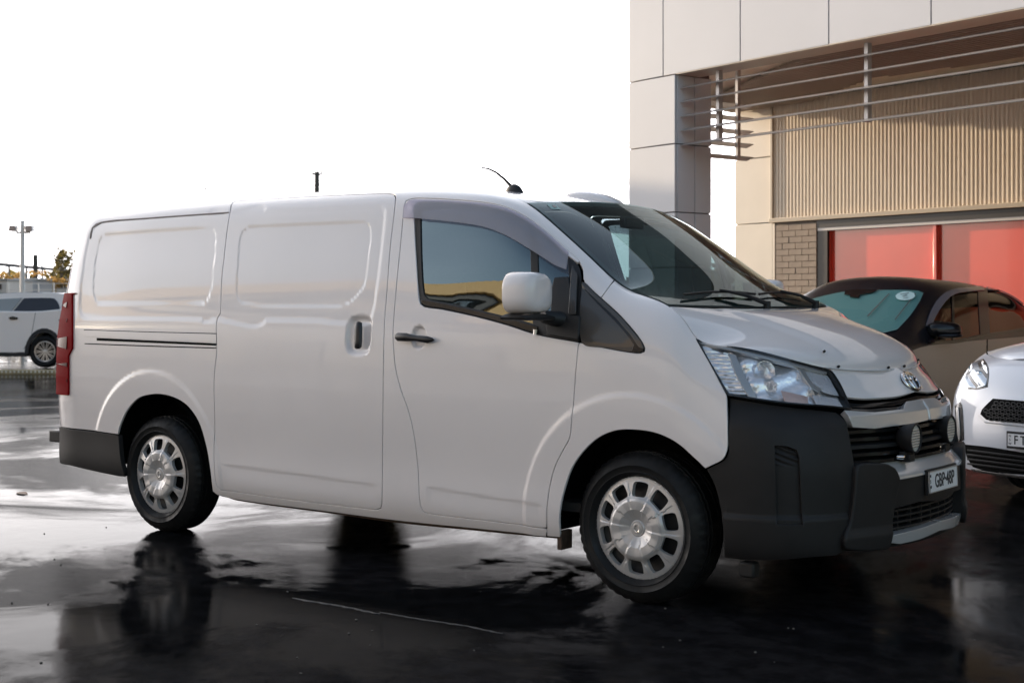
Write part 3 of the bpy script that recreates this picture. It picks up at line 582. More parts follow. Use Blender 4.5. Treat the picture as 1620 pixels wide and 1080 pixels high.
def bar_y(name, z, m, y0, y1, dx=-.02, h=.008, d=.03):
    n = 17; v = []; f = []
    for y in np.linspace(y0, y1, n):
        x = wallx(y, z) + dx; v += [(x, y, z - h / 2), (x, y, z + h / 2), (x - d, y, z + h / 2), (x - d, y, z - h / 2)]
    for i in range(n - 1):
        for k in range(4): f.append((i * 4 + k, i * 4 + (k + 1) % 4, (i + 1) * 4 + (k + 1) % 4, (i + 1) * 4 + k))
    return obj(name, mesh(name, v, f + [(3, 2, 1, 0), tuple((n - 1) * 4 + k for k in range(4))]), m, van)
for z in (.365, .390, .415, .440): bar_y('intake_bar', z, 'rubber', -.385, .385)
for y in (-.36, -.30, -.20, -.10, 0, .10, .20, .30, .36):
    x = wallx(y, .4) - .03; MB().box((x - .02, y - .004, .35), (x, y + .004, .45)).build('intake_rib', 'rubber', van)
half('skid_trim', [(1404, 848), (1413, 845), ('c', .362), ('c', .322), (1450, 851), (1420, 858), (1402, 856)], 'garnish', off=.015, thick=.05, res=.015)
half('bumper_underside', [(1330, 862), (1400, 859), (1425, 860), ('c', .320), ('c', .285), (1400, 868), (1322, 874)], 'plastic', off=-.015, thick=.03, res=.03)
fin = sheet('bumper_corner_guard', WALL, W([(1353, 738), (1370, 736), (1399, 737), (1408, 742, 1), (1415, 756), (1409, 785), (1404, 820), (1399, 852), (1395, 862, 1), (1360, 865), (1330, 862, 1), (1331, 845), (1340, 830), (1346, 800), (1350, 765)], 0, 6), 'plastic', van, off=.028, thick=.06, res=.012, edge_r=.012, disp=lambda P: -.018 * sstep(.06, 0, np.abs(P[:, 2] - .56) * 1.0) * 0 + .012 * sstep(.40, .36, P[:, 2]))
far_side.append(fin)
# bonnet protector with its screws
bp_pts = [(s, q) for s, q in zip(np.linspace(ks[20], ks[22] - .006, 24), np.full(24, .985))]
def hq(u, v): return tuple(HOOD.px(u, v))
prot = [(s, .985) for s in np.linspace(WALL.edge(1296, 580), ks[22] - .003, 10)] + [(ks[22] - .003, q) for q in np.linspace(.985, -.985, 30)][1:] + [(s, -.985) for s in np.linspace(ks[22] - .003, WALL.edge(1296, 580), 10)][1:] + [(WALL.edge(1296, 580) + .10 * math.sin(PI * (q + .985) / 1.97) ** .3, q) for q in np.linspace(-.985, .985, 30)][1:-1]
M['protector'] = mat('clear_bonnet_protector', (0.66, 0.65, 0.66), 0.12, coat=1)
sheet('bonnet_protector', HOOD, prot, 'protector', van, off=.012, thick=.006, res=.03, flip=True)
for sc_ in (HOOD.px(1302, 559), (ks[22] - .02, .84), (ks[22] - .02, .17), (ks[22] - .02, -.17), (ks[22] - .02, -.84)):
    p = HOOD([sc_])[0] + (.008, 0, .011); MB().lathe([(0, .004), (.004, .003), (.006, 0), (.006, -.008)], 10, frame(p, (0, 1, 0), (-.5, 0, .86))).build('protector_screw', 'gloss_black', van, smooth=True)
# emblem
zc = .972; xc = wallx(.02, zc) + .022; E0 = frame((xc, 0, zc), (0, 1, 0), (-.62, 0, .78))
def ring(a, b, cx=0, cy=0, r=.005, n=48): return [(cx + a * math.cos(2 * PI * k / n), cy + b * math.sin(2 * PI * k / n), 0) for k in range(n + 1)]
mb = MB()
for a, b, cx, cy, r in ((.070, .048, 0, 0, .0065), (.020, .044, 0, 0, .0050), (.046, .017, 0, .021, .0050)):
    mb.tube([tuple(E0 @ Vector(p)) for p in ring(a, b, cx, cy)], r, 8, cap=False)
mb.build('emblem', 'chrome', van, smooth=True)
MB().lathe([(0, -.004), (.070, -.004), (.072, -.012)], 40, E0 @ Matrix.Diagonal((1, .68, 1, 1))).build('emblem_base', 'rubber', van, smooth=True)
# number plate
M['plate'] = mat('white_plate', (0.80, 0.78, 0.78), .35)
M['ink'] = mat('black_ink', (0.012, 0.012, 0.014), .45)
pc = Vector((4.214, 0.0, .548)); PX = frame(pc, (0, 1, 0), (-.04, 0, 1)); pw, ph = .168, .047
plate = MB().box((-pw, -ph, 0), (pw, ph, .004), PX).build('number_plate', 'plate', van, bevel=.002)
MB().box((-pw - .008, -ph - .008, -.012), (pw + .008, ph + .008, -.001), PX).build('plate_bracket', 'rubber', van)
text_obj('plate_characters', 'GBP·48P', .083, PX @ Matrix.Translation((.014, -.002, .0045)), 'ink', plate, sx=.78, bold=.0012)
for i, ch in enumerate('NSW'): text_obj('plate_state_letter', ch, .02, PX @ Matrix.Translation((-pw + .016, .026 - i * .024, .0045)), 'ink', plate)
fr_ = MB()
for a, b in (((-pw, ph - .004), (pw, ph)), ((-pw, -ph), (pw, -ph + .004)), ((-pw, -ph), (-pw + .004, ph)), ((pw - .004, -ph), (pw, ph))): fr_.box((*a, .003), (*b, .0065), PX)
fr_.build('plate_rim', 'silver2', plate)
# driving lamps
M['ledglass'] = mat('led_reflector', (0.60, 0.62, 0.58), .2, metal=.25, coat=1, bump=(160, .8, .004))
def driving_lamp(u, v, x):
    r = ray(u, v); p = Vector(CAM + r * ((x - CAM[0]) / r[0])); X = frame(p, (0, 1, 0), (0, 0, 1))
    h = MB().lathe([(0, -.07), (.03, -.068), (.045, -.055), (.058, -.03), (.062, -.01), (.064, 0), (.064, .012), (.058, .014), (.056, .006)], 40, X).build('driving_lamp', 'plastic', van, smooth=True)
    MB().lathe([(0, .004), (.03, .005), (.057, .006)], 40, X).build('lamp_lens', 'ledglass', h, smooth=True)
    mb = MB()
    for i in range(-3, 4):
        for j in range(-4, 5):
            if math.hypot(i, j) * .0125 < .05: mb.lathe([(.0045, .006), (.0045, .009), (.002, .0095), (0, .0095)], 6, X @ Matrix.Translation((i * .0145, j * .0115, 0)))
    mb.build('led_cells', 'chrome', h, smooth=True)
    b = MB().box((-.03, -.10, -.05), (.03, -.066, -.005), X); b.box((-.055, -.075, -.045), (.055, -.055, -.02), X); b.build('lamp_bracket', 'plastic', h, bevel=.004)
    MB().lathe([(0, .012), (.008, .010), (.009, 0), (.009, -.02)], 12, X @ Matrix.Translation((-.078, -.075, -.02))).build('bracket_bolt', 'chrome', h, smooth=True)
driving_lamp(1445.5, 693, 4.19); driving_lamp(1501.5, 679, 4.17)
# ---- headlights
HL = [(1100.5, 535.5, 1), (1150, 545), (1200, 554.5), (1255, 568), (1309, 583.5), (1317, 588), (1328, 604), (1336, 620), (1346.5, 647.5, 1), (1321, 644), (1239, 637), (1152, 625.5, 1), (1138, 602), (1126, 579.5)]
hl = W(HL, 0.3, 6)
def hlshape(P): return 0.004 - 0.0 * P[:, 0]
house = sheet('headlight', WALL, hl, 'gloss_black', van, holes=[W([(1103.5, 538, 1), (1200, 557), (1309, 586), (1315, 590.5), (1333.5, 620.5), (1344, 645.5, 1), (1321, 642.5), (1239, 635.5), (1152.8, 623.5, 1), (1126.5, 578.5)], 0, 8)], off=.002, thick=.07, res=.02)
M['reflector'] = mat('headlight_reflector', (0.88, 0.88, 0.92), 0.12, metal=.6, coat=1, bump=(16, .5, .03))
M['prism'] = mat('prismatic_lens', (0.72, 0.72, 0.76), 0.2, metal=.45, coat=1, bump=(120, 1.0, .006))
M['amber'] = mat('amber_lens', (0.62, 0.42, 0.36), .15, metal=.4, bump=(60, .5, .004))
def hsub(name, pts, m, off, **kw):
    return sheet(name, WALL, W(pts, 0, 8), m, house, off=off, thick=kw.pop('thick', .004), res=kw.pop('res', .02), **kw)
hp = [house]
hp.append(hsub('lamp_bowl', [(1102, 537, 1), (1200, 556), (1312, 586), (1330, 612), (1344, 646, 1), (1239, 636), (1152, 624, 1)], 'reflector', -.035, thick=0, res=.008, disp=lambda P: .012 * np.sin(P[:, 0] * 46 + P[:, 2] * 30) + .008 * np.sin(P[:, 2] * 85 - P[:, 1] * 20)))
hp.append(hsub('turn_reflector', [(1110, 546, 1), (1152, 557, 1), (1164, 590), (1182, 621, 1), (1153, 619, 1), (1130, 581)], 'reflector', -.022, res=.005, disp=lambda P: .010 * np.abs(((P[:, 2] * 62) % 1) - .5)))
0 and hp.append(hsub('turn_lens', [(1146, 600, 1), (1176, 602, 1), (1182, 621, 1), (1153, 619, 1)], 'amber', -.010))
hp.append(hsub('lamp_divider', [(1153, 556, 1), (1163, 559, 1), (1177, 590), (1196, 627, 1), (1184, 625, 1), (1166, 592)], 'silver2', -.012, thick=.02))
hp.append(hsub('lamp_divider', [(1265, 577, 1), (1272, 579, 1), (1292, 607), (1303, 612, 1), (1298, 618, 1), (1288, 612)], 'silver2', -.012, thick=.02))
hp.append(hsub('high_beam', [(1276, 580, 1), (1312, 590), (1322, 606), (1331, 622, 1), (1308, 616), (1293, 604)], 'prism', -.018, res=.006))
hp.append(hsub('position_lamp', [(1290, 622, 1), (1327, 627, 1), (1338, 643, 1), (1296, 637, 1)], 'prism', -.014, res=.006))
hp.append(hsub('marker_lamp', [(1240, 613, 1), (1282, 622, 1), (1284, 637, 1), (1246, 632, 1)], 'amber', -.022, res=.02))
hp.append(hsub('upper_blade', [(1104, 538, 1), (1200, 557), (1309, 585.5, 1), (1309, 590, 1), (1200, 562), (1110, 542, 1)], 'silver2', -.006, thick=.015))
p0 = WALL([WALL.px(1213, 592)])[0] + np.array([-.03, .035, 0])
bx_ = frame(p0, (.45, .89, 0), (0, 0, 1))      # main reflector faces forward
bx_ = frame(p0, (-.55, -.83, 0), (0, 0, 1)) if (bx_ @ Vector((0, 0, 1)) - Vector(p0))[0] < 0 else bx_
hp.append(MB().lathe([(0, -.05), (.012, -.05), (.02, -.045), (.035, -.03), (.046, -.012), (.052, .004), (.055, .004)], 32, bx_).build('main_reflector', 'reflector', house, smooth=True))
hp.append(MB().lathe([(0, -.02), (.010, -.021), (.013, -.028), (.013, -.05)], 20, bx_).build('bulb_cap', 'chrome', house, smooth=True))
hp.append(sheet('headlight_glass', WALL, W(HL, .2, 10), 'clear', house, off=.004, thick=0, res=.04))
hfar = mirror(hp[0])
for o in hp[1:]: mirror(o).parent = hfar
# ---- tail lamp
M['redlens'] = mat('red_tail_lens', (0.22, 0.003, 0.005), .5, spec=.04)
M['redlens2'] = mat('dark_red_lens', (0.06, 0.002, 0.004), .2, spec=.2)
t_at = lambda v: WALL.px(118, v)[1]
sA = WALL.px(117, 500)[0]; tl = [(s, t_at(464)) for s in np.linspace(.30, sA, 8)] + [(WALL.px(116, v)[0] if v < 560 else WALL.px(110, v)[0], t_at(v)) for v in np.linspace(466, 623, 14)] + [(s, t_at(625)) for s in np.linspace(WALL.px(109.5, 624)[0], .30, 8)] + [(.30, t) for t in np.linspace(t_at(625), t_at(464), 14)][1:-1]
tlo = sheet('tail_lamp', WALL, tl, 'redlens', van, off=.012, thick=.03, res=.012, disp=lambda P: .004 * np.abs(((P[:, 2] * 9) % 1) - .5)); far_side.append(tlo)
for v0, v1 in ((478, 487), (505, 510), (533, 552), (574, 580), (600, 604)):
    a, b = t_at(v0), t_at(v1); s_a = .31; s_b = WALL.px(112, v0)[0] - .015
    far_side.append(sheet('lamp_segment', WALL, [(s_a, a), (s_b, a), (s_b, b), (s_a, b)], 'redlens2', van, off=.0175, thick=.004, res=.02))
# ---- slide rail slot and door handles
def strip_px(name, a, b, m, off, thick=.004, parent=None, **kw): return sheet(name, WALL, WP(a, 8) + WP(b, 8), m, parent or van, off=off, thick=thick, res=.03, **kw)
far_side.append(strip_px('rail_slot', [(153, 534.5), (250, 539), (342, 543.2)], [(342, 546.5), (250, 542.5), (153, 538.5)], 'dark', .0005, .001))
far_side.append(strip_px('rail_cover', [(134, 522.5), (240, 526), (342, 528.6)], [(342, 541.5), (250, 537.3), (153, 532.8), (134, 532)], 'white', .0015, .002))
far_side.append(strip_px('rail_seam', [(133, 521.3), (240, 524.8), (342, 527.2)], [(342, 528.3), (240, 526), (133, 522.4)], 'dark', .0008, .001))
far_side.append(strip_px('rail_seam', [(134, 543), (240, 546.8), (342, 549.8)], [(342, 550.9), (240, 548), (134, 544)], 'dark', .0008, .001))
far_side.append(strip_px('roof_seam', [(142, 377), (145.5, 360), (160, 351.2), (227, 345.3), (361, 335.8)], [(361, 336.8), (227, 346.3), (160.6, 352.4), (147, 360.4), (143.1, 377)], 'joint0', .0008, .001))
ts = [(WALL.ks[2] + .02, t) for t in np.linspace(t_rb, WALL.T - .12, 30)]; far_side.append(sheet('tailgate_seam', WALL, ts + [(s_ + .006, t) for s_, t in ts[::-1]], 'dark', van, off=.001, thick=.001, res=.1))
M['handle'] = mat('black_handle_plastic', (0.014, 0.014, 0.016), .38)
def handle(pts_r, name, y_off, m='handle', parent=None):
    """pts_r: photograph points along the handle with radii in mm (across, out)"""
    mb = MB(); v = []; f = []; n = 12
    base = [WALL([WALL.px(u, w_)])[0] for u, w_, _, _ in pts_r]; k = len(base)
    ax = Vector(base[-1]) - Vector(base[0]); ax.normalize()
    out = Vector((0, -1, -.02)); side = ax.cross(out).normalized()
    for b, (_, _, ra, ro) in zip(base, pts_r):
        for j in range(n):
            q = 2 * PI * j / n; v.append(tuple(Vector(b) + out * (y_off + math.cos(q) * ro / 1000) + side * math.sin(q) * ra / 1000))
    for i in range(k - 1):
        for j in range(n): f.append((i * n + j, i * n + (j + 1) % n, (i + 1) * n + (j + 1) % n, (i + 1) * n + j))
    f += [tuple(range(n - 1, -1, -1)), tuple((k - 1) * n + j for j in range(n))]
    return mb.add(v, f).build(name, m, parent or van, smooth=True)
far_side.append(handle([(630.5, 532, 12, 6), (634, 532.5, 20, 12), (648, 533, 20, 14), (655, 534, 16, 13), (664, 535, 14, 12), (674, 536, 16, 12), (681, 537, 17, 11), (688, 537, 10, 8), (691.5, 537, 2, 3)], 'door_handle', .022, parent=van))
far_side.append(handle([(569.8, 508.5, 10, 6), (570, 511, 23, 12), (570, 520, 24, 15), (569.8, 540, 24, 15), (569.6, 549, 23, 12), (569.5, 551.5, 10, 6)], 'door_handle', .014, parent=van))
# small cover below the mirror
handle([(848, 529, 9, 5), (849, 521, 10, 8)], 'camera_cover', .01, 'silver2')
# ---- wheels
M['steel'] = mat('dark_steel_rim', (0.03, 0.03, 0.032), .45, metal=.5)
def cap_height(r, a):
    h = np.interp(r, [0, .030, .033, .055, .075, .110, .122, .135, .185, .195, .212, .2155], [.016, .016, .012, .020, .030, .032, .027, .016, .006, .003, .000, -.006])
    k = ((a / (2 * PI) * 10) % 1)                                                      # folded faces that sweep from the hub to each spoke
    w_ = np.clip((r - .035) / .05, 0, 1) * np.clip((.20 - r) / .03, 0, 1); par = (np.floor(a / (2 * PI) * 10).astype(int) % 2) * 2 - 1
    return h + w_ * (.0035 * np.where(par > 0, np.abs(k - .5) * 2, 1 - np.abs(k - .5) * 2) )
def hubcap_mesh():
    n = 10; loops = [np.array([(.2155 * math.cos(2 * PI * i / 120), .2155 * math.sin(2 * PI * i / 120)) for i in range(120)])]
    for k in range(n):
        c = 2 * PI * (k + .5) / n; sk = .05 * (1 if k % 2 else -1); pts = []
        for r, d in ((.133, -.215), (.130, -.10), (.130, .10), (.133, .215), (.142, .235), (.176, .205), (.186, .180), (.189, .10), (.189, -.10), (.186, -.180), (.176, -.205), (.142, -.235)):
            a = c + d + sk * (r - .16) / .03 * .3; pts.append((r * math.cos(a), r * math.sin(a)))
        loops.append(smooth_path(pts, .006))
    g = [(r * math.cos(2 * PI * (i + (j % 2) * 0) / 80), r * math.sin(2 * PI * i / 80)) for j, r in enumerate((.012, .030, .034, .045, .055, .066, .078, .090, .102, .112, .121, .128, .195, .203, .211)) for i in range(80)]
    g += [(r * math.cos(2 * PI * i / 20 + d), r * math.sin(2 * PI * i / 20 + d)) for r in (.14, .15, .16, .17, .18, .188) for i in range(0, 20, 2) for d in (0, -.03, .03)]
    g = np.array(g); k = inside(loops[0], g)
    for h in loops[1:]: k &= ~inside(h, g) & (seg_dist(h, g) > .003)
    g = g[k]; pts = np.concatenate(loops + [g]); fc = []; b = 0
    for L in loops: fc.append(list(range(b, b + len(L)))); b += len(L)
    V, _, Fc, _, _, _ = delaunay_2d_cdt([Vector(p) for p in pts], [], fc, 1, 1e-6); Q = np.array([tuple(v) for v in V])
    cen = np.array([Q[f_].mean(0) for f_ in Fc]); keep = inside(loops[0], cen)
    for h in loops[1:]: keep &= ~inside(h, cen)
    Fc = [list(f_) for f_, q in zip(Fc, keep) if q]
    r = np.hypot(*Q.T); a = np.arctan2(Q[:, 1], Q[:, 0]) % (2 * PI); Z = cap_height(r, a)
    cnt = {}
    for f_ in Fc:
        p = Q[f_]
        if np.cross(p[1] - p[0], p[2] - p[0]) < 0: f_.reverse()
        for i in range(3): cnt[(f_[i], f_[(i + 1) % 3])] = 1
    bd = [e for e in cnt if (e[1], e[0]) not in cnt]; V3 = [(*q, z) for q, z in zip(Q, Z)]; n0 = len(V3); ix = {}
    for e in bd:
        for i in e:
            if i not in ix: ix[i] = len(V3); V3.append((Q[i][0] * (.97 if r[i] < .16 else (1.0 if r[i] > .21 else .985)), Q[i][1] * (.97 if r[i] < .16 else (1.0 if r[i] > .21 else .985)), Z[i] - .022))
    me = mesh('hubcap', V3, Fc + [(b, a, ix[a], ix[b]) for a, b in bd]); auto_smooth(me, 14); return me
CAPM = hubcap_mesh()
def tyre_mesh(R=.329, rr=.225, wd=.215, n=144, off=.022):
    c = off - wd / 2; P = [(rr - .008, off - .030), (rr, off - .018), (rr + .006, off - .006), (rr + .016, off + .002), (rr + .019, off + .0055), (rr + .022, off + .003), (rr + .044, off + .006), (rr + .047, off + .0085), (rr + .050, off + .006), (R - .044, off + .001), (R - .028, off - .010), (R - .014, off - .020), (R - .005, off - .032)]
    tread = []
    for h in (off - .045, off - .075): tread += [(R - .001, h + .006), (R - .009, h + .004), (R - .009, h - .004), (R, h - .006)]
    P += tread + [(R, c), ] + [(a, 2 * c - b) for a, b in reversed(tread)] + [(R - .005, 2 * c - off + .032), (R - .02, 2 * c - off + .012), (R - .06, 2 * c - off), (rr + .02, 2 * c - off + .004), (rr - .008, 2 * c - off + .03)]
    v = []; f = []; m = len(P)
    for k in range(n):
        a = 2 * PI * k / n
        for j, (r, h) in enumerate(P):
            if k % 3 == 0 and j in (11, 12, 13, m - 5): r -= .006
            if (k % 3 == 0) and 13 < j < m - 6 and j % 4 in (0, 1): r -= .003
            v.append((r * math.cos(a), r * math.sin(a), h))
    for k in range(n):
        for j in range(m - 1): f.append((k * m + j, ((k + 1) % n) * m + j, ((k + 1) % n) * m + j + 1, k * m + j + 1))
    me = mesh('wheel', v, f, True); auto_smooth(me, 40); return me
TYRE = tyre_mesh()
RIMM = MB().lathe([(.216, .004), (.213, -.006), (.205, -.012), (.198, -.03), (.188, -.045), (.150, -.050), (.120, -.045), (.090, -.035), (.06, -.030), (0, -.03)], 64)
RIMME = mesh('steel_rim', RIMM.v, RIMM.f, True)
def van_wheel(x, sgn, rot):
    o = obj('wheel', TYRE, None if TYRE.materials else 'tyre', van)
    X = frame((x, sgn * .898, .349), (math.cos(rot), 0, math.sin(rot)), (math.sin(rot) * sgn, 0, -math.cos(rot) * sgn))
    if (X.to_3x3() @ Vector((0, 0, 1)))[1] * sgn < 0: X = frame((x, sgn * .898, .349), (math.cos(rot), 0, math.sin(rot)), (-math.sin(rot) * sgn, 0, math.cos(rot) * sgn))
    o.matrix_local = X
    r_ = obj('steel_rim', RIMME, None if RIMME.materials else 'steel', o); c_ = obj('hubcap', CAPM, None if CAPM.materials else 'silver', o); r_.scale = c_.scale = (1.065, 1.065, 1)
    for i in range(5):
        a = 2 * PI * i / 5 + .3; 
    mb = MB().lathe([(.012, .0175), (.020, .019), (.024, .0178), (.020, .016)], 24); b_ = mb.build('cap_badge', 'silver', o, smooth=True)
    MB().tube([(.012 * math.cos(t), .016 * math.sin(t), .019) for t in np.linspace(0, 2 * PI, 17)], .0016, 5, cap=False).build('cap_badge', 'chrome', o, smooth=True)
    return o
van_wheel(0, -1, .10); van_wheel(3.21, -1, -.06); van_wheel(0, 1, .5); van_wheel(3.21, 1, .2)
# ---- wheel housings, floor pan, axle, exhaust
for x in (0, 3.21):
    for sg in (-1, 1):
        mb = MB(); v = []; f = []; n = 24; R = .465
        for k in range(n + 1):
            a = .04 + (PI - .08) * k / n
            for y in (.945, .60): v.append((x + R * math.cos(a) * (1.0 if x == 0 else 1.02), sg * y, .345 + R * math.sin(a)))
        for k in range(n): f.append((2 * k, 2 * k + 1, 2 * k + 3, 2 * k + 2))
        v.append((x, sg * .60, .345)); f += [(2 * k + 1, 2 * k + 3, len(v) - 1) for k in range(n)]
        mb.add(v, f).build('wheel_housing', 'dark', van, smooth=True)
MB().box((.50, -.84, .275), (2.70, .84, .34)).build('floor_pan', 'dark', van)
MB().box((-.90, -.60, .36), (3.95, .60, .42)).build('chassis', 'dark', van)
MB().tube([(0, -.72, .34), (0, -.12, .34)], .045).tube([(0, -.12, .34), (0, -.1, .33), (0, .1, .33), (0, .12, .34)], [.05, .12, .12, .05], 16).tube([(0, .12, .34), (0, .72, .34)], .045).build('rear_axle', 'dark', van, smooth=True)
MB().tube([(3.21, -.72, .34), (3.21, .72, .34)], .05).build('front_axle', 'dark', van, smooth=True)
MB().tube([(.55, -.50, .27), (1.5, -.50, .27)], .08, 14).build('exhaust_silencer', 'dark', van, smooth=True)
far_side.append(strip_px('sill_seam', [(346, 783), (373, 790.5), (520, 810), (632, 824.5), (760, 837.5), (885, 849.5)], [(890, 856), (760, 843.5), (632, 830.5), (520, 815), (373, 794.5), (350, 787)], 'underseal', -.018, .012))
mb = MB(); p = WALL([WALL.px(884, 846)])[0]; mb.box((p[0] - .012, -.925, .215), (p[0] + .014, -.84, .30)); mb.build('sill_bracket', 'underseal', van, bevel=.004)
# under-tray hook below the front bumper, tow bar step
MB().box((3.67, -.86, .185), (3.74, -.80, .25)).build('tow_hook', 'rubber', van, bevel=.01)
q = at_y(77, 689, -.62); MB().box((q[0], -.62, q[2] - .038), (q[0] + .16, .62, q[2] + .038)).build('rear_step', 'plastic', van, bevel=.01)
# ---- door mirror
def mirror_shell(name, m, secs, y0, y1, z0, z1, ex=3.2, bot=None):
    """secs: (x, scale); cross sections are rounded rectangles in y, z"""
    v = []; f = []; n = 40; cy, cz_ = (y0 + y1) / 2, (z0 + z1) / 2; ry, rz = abs(y1 - y0) / 2, (z1 - z0) / 2
    for x, s_, dy in secs:
        for k in range(n):
            a = 2 * PI * k / n; c, sn = math.cos(a), math.sin(a)
            yy = math.copysign(abs(c) ** (2 / ex), c) * ry * s_; zz = math.copysign(abs(sn) ** (2 / ex), sn) * rz * (s_ * .6 + .4 if s_ > .05 else s_)
            if c > 0 and sn > 0: zz -= .030 * max(0, yy / ry) ** 2 * (zz / rz)
            if c < 0 and sn > 0: zz -= .018 * max(0, -yy / ry) ** 4 * (zz / rz)
            v.append((x, cy + yy + dy, cz_ + zz))
    for i in range(len(secs) - 1):
        for k in range(n): f.append((i * n + k, i * n + (k + 1) % n, (i + 1) * n + (k + 1) % n, (i + 1) * n + k))
    f += [tuple(range(n)), tuple((len(secs) - 1) * n + k for k in range(n))[::-1]]
    return MB().add(v, f).build(name, m, van, smooth=True)
mirror_parts = []
ms = mirror_shell('door_mirror', 'white', [(2.715, .90, 0), (2.72, .97, 0), (2.735, 1.0, 0), (2.79, .985, .002), (2.83, .93, .004), (2.852, .82, .008), (2.864, .62, .012), (2.869, .3, .015), (2.870, .01, .016)], -1.238, -1.035, 1.272, 1.458)
mb_ = mirror_shell('mirror_base', 'rubber', [(2.705, .90, 0), (2.71, 1.0, 0), (2.79, 1.0, 0), (2.835, .93, 0), (2.85, .7, 0), (2.855, .01, 0)], -1.235, -.99, 1.243, 1.276, 4)
ml = MB().box((2.80, -1.20, 1.262), (2.842, -1.13, 1.276)).build('indicator_lens', 'clear', van, bevel=.003)
arm = MB().tube([(2.78, -1.02, 1.262), (2.80, -.97, 1.252), (2.83, -.92, 1.245)], [.028, .034, .040], 12).build('mirror_arm', 'rubber', van, smooth=True)
sail = sheet('mirror_sail', WALL, W([(879, 441, 1), (899, 440, 1), (903, 460), (903, 499, 1), (917, 502, 1), (915, 536, 1), (868, 528, 1), (866, 500, 1), (873, 497), (875, 460)], 0, 6), 'rubber', van, off=.010, thick=.02, res=.02, edge_r=.008)
sail2 = sheet('sail_trim', WALL, W([(906, 424, 1), (914, 436, 1), (912, 498, 1), (902, 499, 1)], 0, 6), 'trimgrey', van, off=.014, thick=.01, res=.02, edge_r=.003)
for o in (ms, mb_, ml, arm, sail, sail2): far_side.append(o)
# ---- cabin
M['seat'] = mat('dark_seat_fabric', (0.03, 0.03, 0.034), .9)
M['dash'] = mat('dark_dashboard', (0.035, 0.034, 0.034), .7)
for y, wd in ((-.42, .46), (.42, .46), (0.03, .36)):
    s_ = MB().box((1.72, y - wd / 2, .78), (2.22, y + wd / 2, .92)).build('seat', 'seat', van, bevel=.04, seg=3)
    X = Matrix.Translation((1.74, y, .88)) @ Matrix.Rotation(-.22, 4, 'Y')
    MB().box((-.07, -wd / 2, 0), (.06, wd / 2, .60), X).build('seat_back', 'seat', s_, bevel=.04, seg=3)
    MB().box((-.05, -.13, .63), (.05, .13, .82), X).tube([tuple(X @ Vector((0, -.06, .55))), tuple(X @ Vector((0, -.06, .68)))], .007).tube([tuple(X @ Vector((0, .06, .55))), tuple(X @ Vector((0, .06, .68)))], .007).build('headrest', 'seat', s_, bevel=.035, seg=3)
MB().prism([(2.55, .85), (2.62, 1.16), (2.85, 1.24), (3.30, 1.22), (3.30, .85)], -.84, .84, Matrix(((1, 0, 0, 0), (0, 0, 1, 0), (0, 1, 0, 0), (0, 0, 0, 1)))).build('dashboard', 'dash', van, bevel=.03, seg=3)
X = frame((2.45, -.42, 1.16), (0, 1, 0), (-.5, 0, .86)); sw = MB().tube([(.19 * math.cos(t), .19 * math.sin(t), 0) for t in np.linspace(0, 2 * PI, 33)], .014, 8, cap=False)
sw = MB().tube([tuple(X @ Vector(p)) for p in sw.v[:0]] or [tuple(X @ Vector((.19 * math.cos(t), .19 * math.sin(t), 0))) for t in np.linspace(0, 2 * PI, 33)], .014, 8, cap=False).tube([tuple(X @ Vector((-.18, 0, 0))), tuple(X @ Vector((.18, 0, 0)))], .016, 8).tube([tuple(X @ Vector((0, -.18, 0))), tuple(X @ Vector((0, 0, 0)))], .016, 8).build('steering_wheel', 'rubber', van, smooth=True)
MB().box((1.50, -.80, .40), (1.53, .80, 1.72)).build('bulkhead', 'dash', van)
MB().box((1.5, -.85, .38), (3.2, .85, .42)).build('cabin_floor', 'dash', van)
MB().box((2.58, -.09, 1.70), (2.62, .09, 1.76)).build('interior_mirror', 'rubber', van, bevel=.01)
# ---- roof: aerial and the pale camera pod
p = at_y(813, 300, -.45); X = Matrix.Translation((p[0], -.45, p[2] - .01))
ab = MB().lathe([(.045, -.02), (.042, .0), (.030, .022), (.012, .036), (0, .038)], 20, X @ Matrix.Diagonal((1.3, .7, 1, 1))).build('aerial_base', 'rubber', van, smooth=True)
q = at_y(762, 265.5, -.45); r_ = Vector(p) + Vector((-.02, 0, .02)); q = Vector(q); md = (r_ + q) / 2 + Vector((.0, 0, .022))
rod = MB().tube([tuple(r_), tuple((r_ * .55 + md * .45) + Vector((0, 0, .004))), tuple(md), tuple((q * .55 + md * .45) + Vector((0, 0, .006))), tuple(q)], [.009, .007, .006, .005, .004], 8).build('aerial_rod', 'rubber', ab, smooth=True)
pd = MB(); v = []; f = []; n = 24; secs = [(2.02, .2, .3), (2.03, .9, .8), (2.10, 1, 1), (2.22, 1, .96), (2.32, .95, .72), (2.40, .8, .35), (2.44, .5, .05)]
pa = at_y(905, 303, 0); 
c_x = pa[0]; 
for i, (x, sy, sz) in enumerate(secs):
    for k in range(n):
        a = 2 * PI * k / n; zz = max(math.sin(a), -.3); v.append((c_x + (x - 2.02) * .72, .075 * sy * math.copysign(abs(math.cos(a)) ** .7, math.cos(a)), pa[2] - .040 - i * .006 + .050 * sz * zz))
for i in range(len(secs) - 1):
    for k in range(n): f.append((i * n + k, i * n + (k + 1) % n, (i + 1) * n + (k + 1) % n, (i + 1) * n + k))
pd.add(v, f + [tuple(range(n)), tuple((len(secs) - 1) * n + k for k in range(n))]).build('roof_pod', 'white', van, smooth=True)
